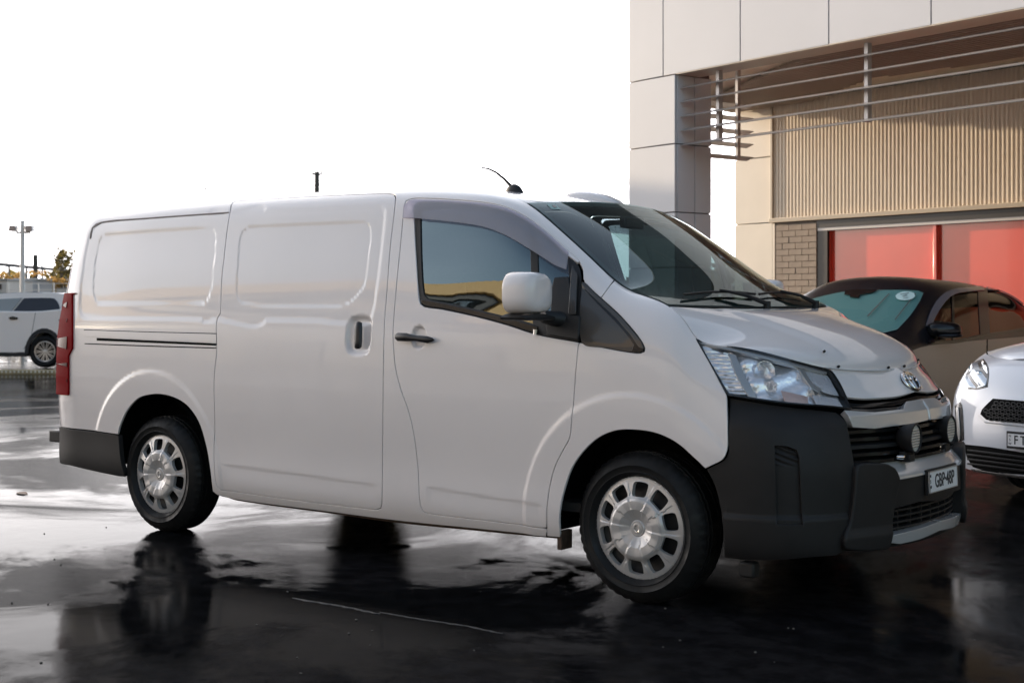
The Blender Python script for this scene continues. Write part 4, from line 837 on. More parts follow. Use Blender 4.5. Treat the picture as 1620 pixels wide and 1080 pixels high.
# tailgate and the far side
tg = [(0, t) for t in np.linspace(WALL.T, t_rb, 40)]; TG = WALL(np.array(tg)); v = [tuple(p) for p in TG] + [(p[0], -p[1], p[2]) for p in TG]
mesh_t = mesh('tailgate', v, [(i, i + 1, 40 + i + 1, 40 + i) for i in range(39)], True); obj('tailgate', mesh_t, 'white', van)
mesh_t = mesh('rear_bumper_face', [(-1.02, -.52, .32), (-1.02, .52, .32), (-1.02, .52, .58), (-1.02, -.52, .58)], [(0, 1, 2, 3)]); obj('rear_bumper_face', mesh_t, 'plastic', van)
for o in far_side: mirror(o)
# ================================================================ GROUND
def wet_asphalt():
    m = bpy.data.materials.new('wet_asphalt'); m.use_nodes = True; n = m.node_tree; b = n.nodes['Principled BSDF']; L = n.links.new
    tc = n.nodes.new('ShaderNodeTexCoord')
    def nz(scale, detail=4, rough=.5, st=(1, 1, 1), dist=0.0):
        mp = n.nodes.new('ShaderNodeMapping'); mp.inputs['Scale'].default_value = st; mp.inputs['Rotation'].default_value = (0, 0, .65)
        x = n.nodes.new('ShaderNodeTexNoise'); x.inputs['Scale'].default_value = scale; x.inputs['Detail'].default_value = detail; x.inputs['Roughness'].default_value = rough; x.inputs['Distortion'].default_value = dist
        L(tc.outputs['Object'], mp.inputs[0]); L(mp.outputs[0], x.inputs['Vector']); return x
    def rng_(x, a, c, lo, hi):
        r = n.nodes.new('ShaderNodeMapRange'); r.interpolation_type = 'SMOOTHSTEP'
        for k, v in zip(('From Min', 'From Max', 'To Min', 'To Max'), (a, c, lo, hi)): r.inputs[k].default_value = v
        L(x, r.inputs[0]); return r.outputs[0]
    puddle = rng_(nz(.55, 8, .66, (1, 1, 1), .7).outputs[0], .42, .57, 0, 1)          # 1 = standing water
    grit = nz(260, 3); mid = nz(9, 5, .65, (1, 1, 1)); rip = nz(2.6, 3, .5, (1, 1, 1), .4)
    base = n.nodes.new('ShaderNodeMix'); base.data_type = 'RGBA'; base.inputs['A'].default_value = (.010, .0095, .010, 1); base.inputs['B'].default_value = (.005, .005, .0052, 1)
    L(puddle, base.inputs['Factor'])
    gm = n.nodes.new('ShaderNodeMix'); gm.data_type = 'RGBA'; gm.blend_type = 'MULTIPLY'; gm.inputs['Factor'].default_value = 1
    cr = rng_(mid.outputs[0], .3, .7, .65, 1.5); L(base.outputs['Result'], gm.inputs['A']); L(cr, gm.inputs['B']); L(gm.outputs['Result'], b.inputs['Base Color'])
    ro = n.nodes.new('ShaderNodeMix'); ro.data_type = 'FLOAT'; L(puddle, ro.inputs['Factor']); L(rng_(mid.outputs[0], .3, .7, .06, .14), ro.inputs['A']); ro.inputs['B'].default_value = .03
    L(ro.outputs['Result'], b.inputs['Roughness']); iom = n.nodes.new('ShaderNodeMix'); iom.data_type = 'FLOAT'; L(puddle, iom.inputs['Factor']); iom.inputs['A'].default_value = 1.018; iom.inputs['B'].default_value = 1.052; L(iom.outputs['Result'], b.inputs['IOR']); b.inputs['Specular IOR Level'].default_value = .5
    st = n.nodes.new('ShaderNodeMix'); st.data_type = 'FLOAT'; L(puddle, st.inputs['Factor']); st.inputs['A'].default_value = .17; st.inputs['B'].default_value = .03
    b1 = n.nodes.new('ShaderNodeBump'); b1.inputs['Distance'].default_value = .004; L(st.outputs['Result'], b1.inputs['Strength']); L(grit.outputs[0], b1.inputs['Height'])
    b2 = n.nodes.new('ShaderNodeBump'); b2.inputs['Distance'].default_value = .012; b2.inputs['Strength'].default_value = .085; L(rip.outputs[0], b2.inputs['Height']); L(b1.outputs[0], b2.inputs['Normal'])
    b3 = n.nodes.new('ShaderNodeBump'); b3.inputs['Distance'].default_value = .010; b3.inputs['Strength'].default_value = .03; L(mid.outputs[0], b3.inputs['Height']); L(b2.outputs[0], b3.inputs['Normal'])
    L(b3.outputs[0], b.inputs['Normal']); return m
M['asphalt'] = wet_asphalt()
v = []; f = []
gx = [-900, -300, -100, -40, -20, -10, 0, 10, 20, 40, 100, 300, 900]; k = len(gx)
for x in gx:
    for y in gx: v.append((x, y, GZ - (0.0 if max(abs(x), abs(y)) < 50 else .02)))
for i in range(k - 1):
    for j in range(k - 1): f.append((i * k + j, (i + 1) * k + j, (i + 1) * k + j + 1, i * k + j + 1))
obj('ground', mesh('ground', v, f), 'asphalt', kind='structure')
# joint line in the asphalt: a shallow raised seam of old tar
M['tar'] = mat('old_tar_seam', (.03, .028, .026), .5, bump=(90, .8, .004), var=(20, .5))
def ground_strip(name, pts, wd, m, h=.004, jit=.3):
    P = [at_z(*p) for p in pts]; v = []; f = []; Q = []
    for a, b in zip(P[:-1], P[1:]):
        for i in range(12): Q.append(a.lerp(b, i / 12))
    for i, p in enumerate(Q):
        t = (Q[min(i + 1, len(Q) - 1)] - Q[max(i - 1, 0)]).normalized(); s = Vector((-t[1], t[0], 0)); w_ = wd * (1 + random.uniform(-jit, jit)) * min(1, i / 4, (len(Q) - 1 - i) / 4 + .02)
        o_ = s * random.uniform(-1, 1) * wd * .4
        v += [tuple(p + o_ + s * w_), tuple(p + o_ + Vector((0, 0, h))), tuple(p + o_ - s * w_)]
    for i in range(len(Q) - 1):
        for j in (0, 1): f.append((i * 3 + j, i * 3 + j + 1, i * 3 + 3 + j + 1, i * 3 + 3 + j))
    return obj(name, mesh(name, v, f, True), m, kind='structure')
ground_strip('asphalt_seam', [(462, 946), (520, 955), (560, 962), (605, 972)], .008, 'tar', .004, .5)
ground_strip('asphalt_seam', [(600, 968), (660, 978), (740, 990), (800, 1003)], .007, 'tar', .003, .5)
# small stones on the wet surface
M['stone'] = mat('small_stone', (.10, .09, .08), .7)
bm = bmesh.new()
pebble_px = [(146, 772), (168, 834), (94, 772), (70, 844), (35, 783), (166, 868), (76, 955), (65, 1048), (190, 1010), (96, 893), (86, 884), (1225, 1047), (1542, 1012), (760, 935), (470, 1040), (552, 1002)] + [(random.uniform(0, 1620), random.uniform(800, 1080)) for _ in range(14)]
for u, v_ in pebble_px:
    p = at_z(u, v_); r = random.uniform(.002, .0055); X = Matrix.Translation(p + Vector((0, 0, r * .4))) @ Matrix.Rotation(random.uniform(0, 6), 4, 'Z') @ Matrix.Diagonal((r * random.uniform(.8, 1.6), r, r * .7, 1))
    bmesh.ops.create_icosphere(bm, subdivisions=1, radius=1, matrix=X)
me = bpy.data.meshes.new('gravel'); bm.to_mesh(me); bm.free(); obj('gravel', me, 'stone', kind='stuff')
# fallen leaf on the ground at the left
M['leaf_brown'] = mat('fallen_leaf', (.20, .10, .04), .6)
p = at_z(34, 781); mb = MB(); pts = [(-.06, 0, .006), (-.03, .022, .012), (.01, .028, .014), (.05, .012, .01), (.075, 0, .004), (.05, -.018, .008), (0, -.028, .006), (-.035, -.018, .006)]
mb.add([tuple(p + Vector(q)) for q in pts], [tuple(range(8))]); mb.add([tuple(p + Vector(q) - Vector((0, 0, .003))) for q in pts], [tuple(range(7, -1, -1))]).build('fallen_leaf', 'leaf_brown', label='brown fallen leaf lying alone on the wet ground behind the van', cat='leaf')
# ================================================================ THE SHOWROOM BUILDING (right)
AV = Vector(.6 * RV - .8 * DV); NV = Vector(.8 * RV + .6 * DV); B0 = Vector((*(CAM + DV * 16 + RV * 1.3225)[:2], 0))
BX = Matrix(((AV[0], NV[0], 0, B0[0]), (AV[1], NV[1], 0, B0[1]), (0, 0, 1, 0), (0, 0, 0, 1)))   # local a, n, z
def on_n(u, v, n):                                        # photograph point -> (a, z) on the plane at depth n into the building
    r = Vector(ray(u, v)); c = Vector(CAM); t = (n - (c - B0).dot(NV)) / r.dot(NV); p = c + r * t; return (p - B0).dot(AV), p[2]
def on_a(u, v, a):
    r = Vector(ray(u, v)); c = Vector(CAM); t = (a - (c - B0).dot(AV)) / r.dot(AV); p = c + r * t; return (p - B0).dot(NV), p[2]
M['panel'] = mat('white_composite_panel', (.62, .60, .615), .38, var=(.8, .03), coat=.15)
M['cream'] = mat('cream_cladding', (.84, .71, .57), .5, var=(3, .05, (1, 1, .2)))  # cream and creamwall: the recess's golden light is put into these cream colours
M['creamwall'] = mat('cream_wall_panel', (.88, .78, .66), .5, var=(1.5, .04))
M['joint'] = mat('panel_joint', (.12, .10, .095), .8)
M['blade'] = mat('grey_louvre_aluminium', (.48, .45, .44), .4, metal=.3)
M['soffit'] = mat('brown_ribbed_soffit', (.50, .40, .33), .55)
M['brickm'] = mat('tan_brick', (.40, .32, .26), .85, bump=(60, .5, .004), var=(5, .14))
M['mortar'] = mat('mortar', (.24, .20, .17), .95, bump=(120, .4, .003))
M['frame'] = mat('dark_bronze_frame', (.035, .028, .025), .35)
M['red'] = mat('red_glossy_panel', (.78, .07, .04), .2, coat=.8, spec=.6, var=(.8, .12))
M['flash'] = mat('cream_flashing', (.55, .46, .36), .45)
M['roofm'] = mat('pale_roof_steel', (.5, .49, .48), .4)
M['darkband'] = mat('charcoal_upper_cladding', (.02, .022, .024), .35)
bld = thing('showroom', 'white panelled car showroom with louvred canopy and red glazed bays behind the van', 'building')
PZ = [.0, on_n(997, 425, 0)[1], on_n(994, 341, 0)[1] if False else 2.33, on_n(994, 237, 0)[1], on_n(997, 131, 0)[1]]
pw_ = on_n(1068, 200, 0)[0]; pd_ = .56; FZ = PZ[4]; TOPZ = 8.2; AEND = 22.0; GP = .012
def panel(a0, a1, z0, z1, n=0.0, th=.03, m='panel', name='wall_panel'):
    return MB().box((a0 + GP / 2, n, z0 + GP / 2), (a1 - GP / 2, n + th, z1 - GP / 2), BX).build(name, m, bld, bevel=.003, seg=1)
# pillar: core and its panels, front and side
MB().box((.02, .02, 0), (pw_ - .02, pd_ - .02, FZ + .2), BX).build('pillar_core', 'joint', bld)
for z0, z1 in zip(PZ[:-1], PZ[1:]):
    if z1 - z0 < .1: continue
    panel(0, pw_, z0, z1)
    for n0, n1 in ((.03, .30), (.30, pd_)):
        MB().box((pw_ - .03, n0 + GP / 2, z0 + GP / 2), (pw_, n1 - GP / 2, z1 - GP / 2), BX).build('wall_panel', 'panel', bld, bevel=.003, seg=1)
    MB().box((0, n0 - .27 + GP / 2, z0 + GP / 2), (.03, pd_ - GP / 2, z1 - GP / 2), BX).build('wall_panel', 'panel', bld, bevel=.003, seg=1)
# fascia above
MB().box((.02, .02, FZ + .02), (AEND, .34, TOPZ - .02), BX).build('fascia_core', 'joint', bld)
ja = [0] + [on_n(u, 10, 0)[0] for u in (1049, 1171, 1311, 1473)]; w_ = ja[-1] - ja[-2]
while ja[-1] + w_ < AEND: ja.append(ja[-1] + w_)
FR = [FZ, 5.55, 6.9, TOPZ]
for a0, a1 in zip(ja[:-1], ja[1:]):
    for z0, z1 in zip(FR[:-1], FR[1:]): panel(a0, a1, z0, z1, m='panel' if z0 < 5 else 'darkband')
MB().box((pw_ + .01, .004, FZ - .004), (AEND, .36, FZ + .016), BX).build('fascia_soffit', 'flash', bld)
MB().box((.0, .36, FZ + .45), (.03, 4.1, TOPZ), BX).build('side_wall', 'panel', bld)
MB().box((.0, .0, TOPZ), (AEND, 12, TOPZ + .05), BX).build('roof_deck', 'roofm', bld)
# ribbed ceiling of the canopy over a pale lining
cz0 = 4.12; AL = on_n(1162, 300, 4.15)[0]
def cut_n(poly, n):
    xs = []
    for i in range(len(poly)):
        (a0, n0), (a1, n1) = poly[i], poly[(i + 1) % len(poly)]
        if (n0 > n) != (n1 > n): xs.append(a0 + (a1 - a0) * (n - n0) / (n1 - n0))
    xs.sort(); return list(zip(xs[::2], xs[1::2]))
soff = [(1.25, 1.53), (-2.1, 3.2), (AL, 4.12), (-.9, 4.121), (.9, 3.2), (1.2, 3.3), (9.0, 3.9), (AEND, 4.1), (AEND, .5), (3.2, .5)]
v = []; f = []; n = .52
while n < 4.1:
    for a0, a1 in cut_n(soff, n + .045):
        k = len(v)
        for dn, dz in ((0, 0), (.012, -.035), (.05, -.035), (.062, 0), (.09, 0)): v += [(a0, n + dn, cz0 + dz), (a1, n + dn, cz0 + dz)]
        for j in range(4): f.append((k + 2 * j, k + 2 * j + 1, k + 2 * j + 3, k + 2 * j + 2))
    n += .09
MB().add([tuple(BX @ Vector(p)) for p in v], f).build('ribbed_soffit', 'soffit', bld)
MB().prism([(0.02, .36), (AEND, .36), (AEND, 4.14), (AL, 4.14), (-2.1, 3.05)], cz0 + .025, cz0 + .12, BX).build('soffit_lining', 'creamwall', bld)
MB().box((.14, .345, FZ + .03), (AEND, .42, cz0 + .02), BX).build('edge_beam', 'creamwall', bld)
# louvre blades
LZ = [on_n(1072, v_, .12)[1] for v_ in (139.5, 161.5, 184, 206.5, 229)]
def blade(a0, a1, n, z, dz=0.0): 
    prof = [(n - .055, z - .020), (n - .050, z - .026), (n + .070, z + .012), (n + .066, z + .020)]
    return MB().add([tuple(BX @ Vector((a, p[0], p[1]))) for a in (a0, a1) for p in prof], [(0, 1, 2, 3), (7, 6, 5, 4)] + [(i, 4 + i, 4 + (i + 1) % 4, (i + 1) % 4) for i in range(4)]).build('louvre_blade', 'blade', bld)
for z in LZ: blade(pw_ + .012, AEND, .12, z)
for u in (1137, 1372):
    a = on_n(u, 100, .2)[0]; MB().box((a - .022, .18, LZ[-1] - .01), (a + .022, .24, FZ), BX).build('louvre_post', 'blade', bld)
a = on_n(1372, 100, .2)[0]
while a < 18: a += 2.9; MB().box((a - .022, .18, LZ[-1] - .01), (a + .022, .24, FZ), BX).build('louvre_post', 'blade', bld)
for i, z in enumerate(LZ):                                                          # return screen at the open end
    MB().add([tuple(BX @ Vector((aa, n, z + zz))) for n in (pd_ + .01, 1.9) for aa, zz in ((.02, -.02), (.14, .014), (.13, .022), (.02, -.01))], [(0, 1, 2, 3), (7, 6, 5, 4)] + [(j, 4 + j, 4 + (j + 1) % 4, (j + 1) % 4) for j in range(4)]).build('louvre_blade', 'blade', bld)
for n in (1.55,): MB().box((.17, n, LZ[-1] - .02), (.21, n + .05, FZ + .3), BX).build('louvre_post', 'blade', bld)
# rear wall of the bay
NB = 4.15
aw = on_n(1162, 300, NB)[0]; ab0 = on_n(1228, 420, NB)[0]; ab1 = on_n(1292, 420, NB)[0]; ac = on_n(1222, 300, NB)[0]; zc0 = on_n(1222, 352, NB)[1]; zj = on_n(1190, 251, NB)[1]
MB().box((ab1 + 0, NB + .22, 0), (AEND, 12, TOPZ), BX).build('building_core', 'joint', bld)
MB().box((aw + .02, NB + .03, 0), (ab1 - .01, 12, TOPZ), BX).build('building_core', 'joint', bld)
MB().box((ac, NB + .021, zc0), (AEND, NB + .2, TOPZ), BX).build('building_core', 'joint', bld)
for z0, z1 in ((0, 1.2), (1.2, zc0), (zc0, zj), (zj, 4.14)): panel(aw, ac, z0, z1, NB, .03, 'creamwall')
# corrugated cladding
v = []; a = ac + .01; pit = .062; zt = 4.14
while a < AEND - .1:
    for da, dn in ((0, 0), (.014, -.011), (.032, -.011), (.046, 0)): v += [(a + da, NB + .01 + dn, zc0 + .06), (a + da, NB + .01 + dn, zt)]
    a += pit
f = [(2 * i, 2 * i + 2, 2 * i + 3, 2 * i + 1) for i in range(len(v) // 2 - 1)]
MB().add([tuple(BX @ Vector(p)) for p in v], f).build('ribbed_cladding', 'cream', bld)
MB().box((ac - .02, NB - .05, zc0 - .005), (AEND, NB + .03, zc0 + .055), BX).build('cladding_flashing', 'flash', bld, bevel=.006)
MB().box((ac - .012, NB - .03, zc0 + .05), (ac + .02, NB + .03, zt), BX).build('cladding_edge', 'flash', bld)
# brick pier
zb = zc0 - .012
MB().box((ab0 - .03, NB + .01, 0), (ab1, NB + .1, zb), BX).build('mortar_bed', 'mortar', bld)
MB().box((ac, NB + .0, 0), (ab0 - .03, NB + .03, zb), BX).build('wall_reveal', 'creamwall', bld)
brick_me = {}
def brick(a0, a1, z):
    L = round(a1 - a0, 3)
    if L not in brick_me:
        me = mesh('brick', *(lambda m_: (m_.v, m_.f))(MB().box((0, 0, 0), (L, .05, .076)))); me.materials.append(M['brickm']); brick_me[L] = me
    o = obj('brick', brick_me[L], None, bld); o.matrix_world = BX @ Matrix.Translation((a0, NB - .006 + random.uniform(-.002, .002), z)); return o
z = .03; r = 0; Wd = ab1 - ab0
while z < zb - .08:
    cuts = [0, .235, .475, .715, Wd] if r % 2 else [0, .115, .355, .595, Wd]
    cuts = [c for c in cuts if c < Wd - .03] + [Wd]
    for c0, c1 in zip(cuts[:-1], cuts[1:]):
        if z > 1.05 : brick(ab0 + c0 + .005, ab0 + c1 - .005, z)
    z += .086; r += 1
# opening with frames and red glazing
ar = on_n(1308, 420, NB)[0]; am = on_n(1477, 420, NB)[0]; zr = on_n(1308, 362, NB)[1]
MB().box((ab1, NB - .0, zr + .02), (AEND, NB + .10, zb), BX).build('door_head', 'frame', bld)
MB().box((ab1 + .002, NB + .01, zr - .02), (AEND, NB + .14, zr + .02), BX).build('head_trim', 'blade', bld)
MB().box((ab1, NB + .01, 0), (ar, NB + .16, zr - .02), BX).build('door_jamb', 'frame', bld)
MB().box((ar, NB + .05, 0), (ar + .02, NB + .12, zr - .02), BX).build('jamb_strip', 'red', bld)
step = am - ar; a = ar + .02
while a < am + step + .1:
    MB().box((a, NB + .09, .1), (a + step - .05, NB + .12, zr - .02), BX).build('red_pane', 'red', bld)
    MB().box((a + step - .05, NB + .03, .1), (a + step, NB + .12, zr - .02), BX).build('mullion', 'red', bld, bevel=.006); a += step
MB().box((a + .01, NB + .0, 0), (AEND, NB + .13, zr - .025), BX).build('wall_panel', 'creamwall', bld)
# ================================================================ BACKGROUND AT THE LEFT
def put(u, v, d): p = at_depth(u, v, d); return p
M['galv'] = mat('galvanised_steel', (.6, .58, .56), .45, metal=.1)
M['lampface'] = mat('floodlight_glass', (.30, .24, .22), .3)
def px_m(d): return d / F                                   # metres per photograph pixel at a depth
# floodlight pole
D = 45; q = px_m(D); base = put(35.5, 483 + (1.31 - GZ) / q, D); base.z = GZ
t = thing('floodlight_pole', 'grey floodlight pole with twin box lamps above the parked car at left', 'lamp post', base)
top = put(33, 367, D).z - base.z
MB().tube([(0, 0, 0), (0, 0, 4.0), (0, 0, top)], [.09, .07, .045], 12).build('pole', 'galv', t, smooth=True)
ax = Vector(RV); 
MB().tube([tuple(-ax * .20 + Vector((0, 0, top - .02))), tuple(ax * .26 + Vector((0, 0, top - .02)))], .035, 8).build('crossarm', 'galv', t)
for sg, uu in ((-1, 21.5), (1, 47)):
    X = Matrix.Translation(Vector(put(uu, 361.5, D)) - Vector(base)) @ Matrix(((RV[0], DV[0], 0, 0), (RV[1], DV[1], 0, 0), (0, 0, 1, 0), (0, 0, 0, 1))) @ Matrix.Rotation(sg * -.1, 4, 'Y')
    h = MB().box((-.12, -.12, -.10), (.12, .12, .09), X).build('floodlight', 'galv', t, bevel=.015); MB().box((-.10, -.14, -.085), (.10, -.121, .075), X).build('floodlight_glass', 'lampface', h)
# utility poles
M['timber'] = mat('grey_timber_pole', (.10, .085, .07), .9)
for u, vt, vb, D, lab, cross in ((501.5, 272, 470, 70, 'weathered timber power pole with short crossarm poking up behind the van roof', True), (56, 403, 470, 75, 'thin dark power pole beyond the fence between light pole and tree', False)):
    b = put(u, 483, D); b.z = GZ; t = thing('power_pole', lab, 'pole', b); h = put(u, vt, D).z - GZ
    MB().tube([(0, 0, 0), (0, 0, h)], [.17, .12], 10).build('pole', 'timber', t, smooth=True)
    if cross:
        MB().tube([tuple(-RV * .26 + (0, 0, h - .12)), tuple(RV * .26 + (0, 0, h - .12))], .05, 6).build('crossarm', 'timber', t)
        for k in (-.2, 0.02, .22): MB().tube([tuple(RV * k + (0, 0, h - .08)), tuple(RV * k + (0, 0, h + .14))], [.05, .03], 6).build('insulator', 'galv', t)
# two birds
M['bird'] = mat('dark_bird', (.03, .03, .03), .8)
for u, v_, fl, lab in ((325.5, 299, 1, 'small dark bird in flight, the lower left of the pair above the van'), (381, 291.5, -1, 'small dark bird in flight, the higher right of the pair above the van')):
    p = put(u, v_, 60); mb = MB()
    R_, D_, U_ = (Vector(x) for x in (RV, DV, UV)); P = lambda a, b, c: tuple((R_ * a + D_ * b + U_ * c) * .9)
    mb.tube([P(-.10 * fl, 0, -.03), P(-.05 * fl, 0, 0), P(.04 * fl, 0, .01), P(.10 * fl, 0, .03)], [.008, .03, .028, .006], 6)
    b = mb.build('bird', 'bird', smooth=True); b.location = p; b['label'] = lab; b['category'] = 'bird'; b['group'] = 'birds in the sky above the van'
    for s in (-1, 1): MB().add([P(-.03, 0, .01), P(.04, 0, .012), P(.01 * fl, s * .14, .07), P(-.04 * fl, s * .18, .05), P(-.03, 0, .002), P(.04, 0, .004)], [(0, 1, 2, 3), (3, 2, 5, 4)]).build('wing', 'bird', b)
# long open shed / elevated roof with posts
M['shedroof'] = mat('grey_roof_sheet', (.22, .19, .18), .6); M['gold'] = mat('sun_gold_foliage', (.30, .19, .06), .8, var=(1.5, .35)); M['wallw'] = mat('pale_wall', (.55, .50, .46), .7)  # gold: low sunlight put into the foliage colour
D = 75; q = px_m(D)
def bb(name, u0, v0, u1, v1, D, dep, m, parent=None, **kw):
    """a box whose near face covers the given photograph rectangle at depth D"""
    a = Vector(CAM + ray(u0, v0) * D); b = Vector(CAM + ray(u1, v1) * D); X = Matrix(((RV[0], DV[0], 0, CAM[0] + DV[0] * D), (RV[1], DV[1], 0, CAM[1] + DV[1] * D), (0, 0, 1, 0), (0, 0, 0, 1)))
    x0 = (u0 - 810) / F * D; x1 = (u1 - 810) / F * D
    return MB().box((x0, 0, b.z), (x1, dep, a.z), X).build(name, m, parent, **kw)
t = thing('long_shed', 'long low open shed roof on thin posts beyond the car yard at far left', 'shed', put(0, 490, 75))
def child_of(o, t): o.parent = t; o.matrix_parent_inverse = Matrix.Translation(t.location).inverted()
X = Matrix(((RV[0], DV[0], 0, CAM[0] + DV[0] * 75), (RV[1], DV[1], 0, CAM[1] + DV[1] * 75), (0, 0, 1, 0), (0, 0, 0, 1)))
def zz(v, D=75): return 1.31 + (HOR - v) / F * D
def xx(u, D=75): return (u - 810) / F * D
mb = MB(); P = [(xx(-120), zz(404)), (xx(0), zz(416)), (xx(112), zz(427.5)), (xx(150), zz(430)), (xx(150), zz(433)), (xx(112), zz(431)), (xx(0), zz(421)), (xx(-120), zz(409))]
rf = MB().add([tuple(X @ Vector((p[0], d, p[1]))) for d in (0, 6) for p in P], [tuple(range(8)), tuple(range(15, 7, -1))] + [(i, 8 + i, 8 + (i + 1) % 8, (i + 1) % 8) for i in range(8)]).build('roof', 'shedroof'); child_of(rf, t)
for u in (-20, 7, 35, 60, 79, 98):
    o = MB().box((xx(u), .5, 0), (xx(u) + .09, .6, zz(420)), X).build('post', 'galv'); child_of(o, t)
# pale sheds, container and wall below it
def tagbox(name, lab, cat, parts, D, group=None):
    t = thing(name, lab, cat, put(parts[0][1], 483, D)); t.location.z = GZ
    for nm, u0, v0, u1, v1, dep, m, dd in parts: o = bb(nm, u0, v0, u1, v1, D + dd, dep, m); child_of(o, t)
    return t
M['greyw'] = mat('grey_site_wall', (.33, .33, .34), .6); M['signred'] = mat('red_sign', (.5, .12, .1), .5); M['goldwall'] = mat('sun_warmed_wall', (.55, .42, .28), .7)  # goldwall: warm low sunlight put into a white wall's colour
tagbox('site_shed', 'small pale flat roofed site shed behind the parked car, left of the light pole', 'shed', [('wall', -30, 443, 10.5, 470, 3, 'wallw', 0), ('roof', -31, 441, 11.5, 443, 3.2, 'greyw', -.1), ('window', -6, 449, 2, 459, .05, 'frame', -.04)], 55)
tagbox('site_cabin', 'grey cabin with small red sign beside the light pole', 'cabin', [('wall', 22, 442, 45, 468, 3, 'greyw', 0), ('roof', 21, 440, 46.5, 442, 3.2, 'wallw', -.1), ('sign', 27, 446, 32.5, 450, .03, 'signred', -.04)], 58)
tagbox('white_shed', 'long white walled shed right of the light pole with sloping roof', 'shed', [('wall', 47, 443, 90, 470, 4, 'goldwall', 0), ('roof', 46, 440, 91, 443, 4.4, 'wallw', -.1)], 62)
tagbox('white_gate_wall', 'white low wall beside the tail of the van beneath the tree', 'wall', [('wall', 90, 457, 150, 472, .4, 'wallw', 0), ('coping', 89.5, 455.8, 151, 457, .5, 'greyw', -.05)], 52)
# foliage: clumps of leaf faces on branches
def tree(name, lab, cat, base, height, crown, m, n, seed, leaf=.35, trunk=True, group=None):
    """crown: list of (dx, dd, z, rx, rz) clumps in metres along the picture, depth and height"""
    R = random.Random(seed); t = thing(name, lab, cat, base, group=group)
    tk = MB(); tk.tube([(0, 0, 0), (.15, 0, height * .25), (0, .1, height * .5)], [height * .03, height * .024, height * .016], 8)
    for dx, dd, z, rx, rz in crown: 
        e = RV * dx + DV * dd; tk.tube([(0, 0, height * .3), tuple(Vector(e) * .5 + Vector((0, 0, (height * .3 + z) / 2 + .2))), (e[0], e[1], z)], [height * .014, height * .009, height * .004], 6)
    tk.build('trunk', 'timber', t, smooth=True)
    v = []; f = []
    for dx, dd, z, rx, rz in crown:
        for i in range(int(n * rx * rz)):
            a, b = R.uniform(0, 2 * PI), math.acos(R.uniform(-1, 1)); r = R.uniform(.35, 1) ** .5 * (1 + .18 * math.sin(3 * a + dx) * math.sin(4 * b))
            e = RV * (dx + rx * r * math.sin(b) * math.cos(a)) + DV * (dd + rx * r * math.sin(b) * math.sin(a)); c = Vector((e[0], e[1], z + rz * r * math.cos(b)))
            u_ = Vector((R.gauss(0, 1), R.gauss(0, 1), R.gauss(0, .6))).normalized(); w2 = u_.orthogonal().normalized(); L_ = leaf * R.uniform(.5, 1.2); k = len(v)
            v += [tuple(c - u_ * L_), tuple(c + w2 * L_ * .45), tuple(c + u_ * L_), tuple(c - w2 * L_ * .45)]; f.append((k, k + 1, k + 2, k + 3))
    obj('crown', mesh('crown', v, f), m, t); return t
M['leaf1'] = mat('olive_foliage', (.085, .075, .028), .7, var=(.35, .45)); M['leaf2'] = mat('sun_gold_leaves', (.30, .20, .055), .7, var=(.3, .4))  # leaf2: the gold of the low sun is put into the leaf colour
D = 62; q = px_m(D); b = put(98, 483, D); b.z = GZ
cl = lambda u, v_, r, rz=None: ((u - 98) * q, random.uniform(-1, 1), 1.31 + (HOR - v_) * q - GZ, r * q, (rz or r) * q)
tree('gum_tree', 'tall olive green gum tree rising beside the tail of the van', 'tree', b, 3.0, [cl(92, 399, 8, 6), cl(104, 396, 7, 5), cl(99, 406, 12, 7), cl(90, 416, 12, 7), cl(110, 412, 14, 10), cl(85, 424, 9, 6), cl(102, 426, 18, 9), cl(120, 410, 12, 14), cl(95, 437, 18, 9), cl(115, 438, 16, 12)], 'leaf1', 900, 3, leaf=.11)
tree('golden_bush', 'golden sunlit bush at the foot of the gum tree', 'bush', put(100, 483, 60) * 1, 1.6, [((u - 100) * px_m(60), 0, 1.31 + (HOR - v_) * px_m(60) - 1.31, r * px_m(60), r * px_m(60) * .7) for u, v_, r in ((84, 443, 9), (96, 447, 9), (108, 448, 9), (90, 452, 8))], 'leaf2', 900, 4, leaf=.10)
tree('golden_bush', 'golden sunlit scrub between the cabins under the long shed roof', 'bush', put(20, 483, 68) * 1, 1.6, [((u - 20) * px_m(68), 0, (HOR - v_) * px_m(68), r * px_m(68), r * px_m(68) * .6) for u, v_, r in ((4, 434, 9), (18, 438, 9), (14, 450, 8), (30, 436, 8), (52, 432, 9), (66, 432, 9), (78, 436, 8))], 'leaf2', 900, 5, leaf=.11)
# far tree line and horizon mass hidden mostly behind the van
rngl = random.Random(9); v = []; f = []
for i in range(15000):
    u = rngl.uniform(-250, 1250); D = rngl.uniform(120, 170); hmax = 3.2 + 1.6 * math.sin(u * .013) + .9 * math.sin(u * .05 + 1)
    p = put(u, 483, D); p.z = GZ + rngl.uniform(0, 1) ** 1.2 * hmax; L_ = .5; u_ = Vector((rngl.gauss(0, 1), rngl.gauss(0, 1), rngl.gauss(0, .6))).normalized(); w2 = u_.orthogonal().normalized(); k = len(v)
    v += [tuple(p - u_ * L_), tuple(p + w2 * L_ * .6), tuple(p + u_ * L_), tuple(p - w2 * L_ * .6)]; f.append((k, k + 1, k + 2, k + 3))
obj('distant_scrub', mesh('distant_scrub', v, f), 'leaf1', kind='stuff', label='distant line of scrub along the horizon', cat='scrub')
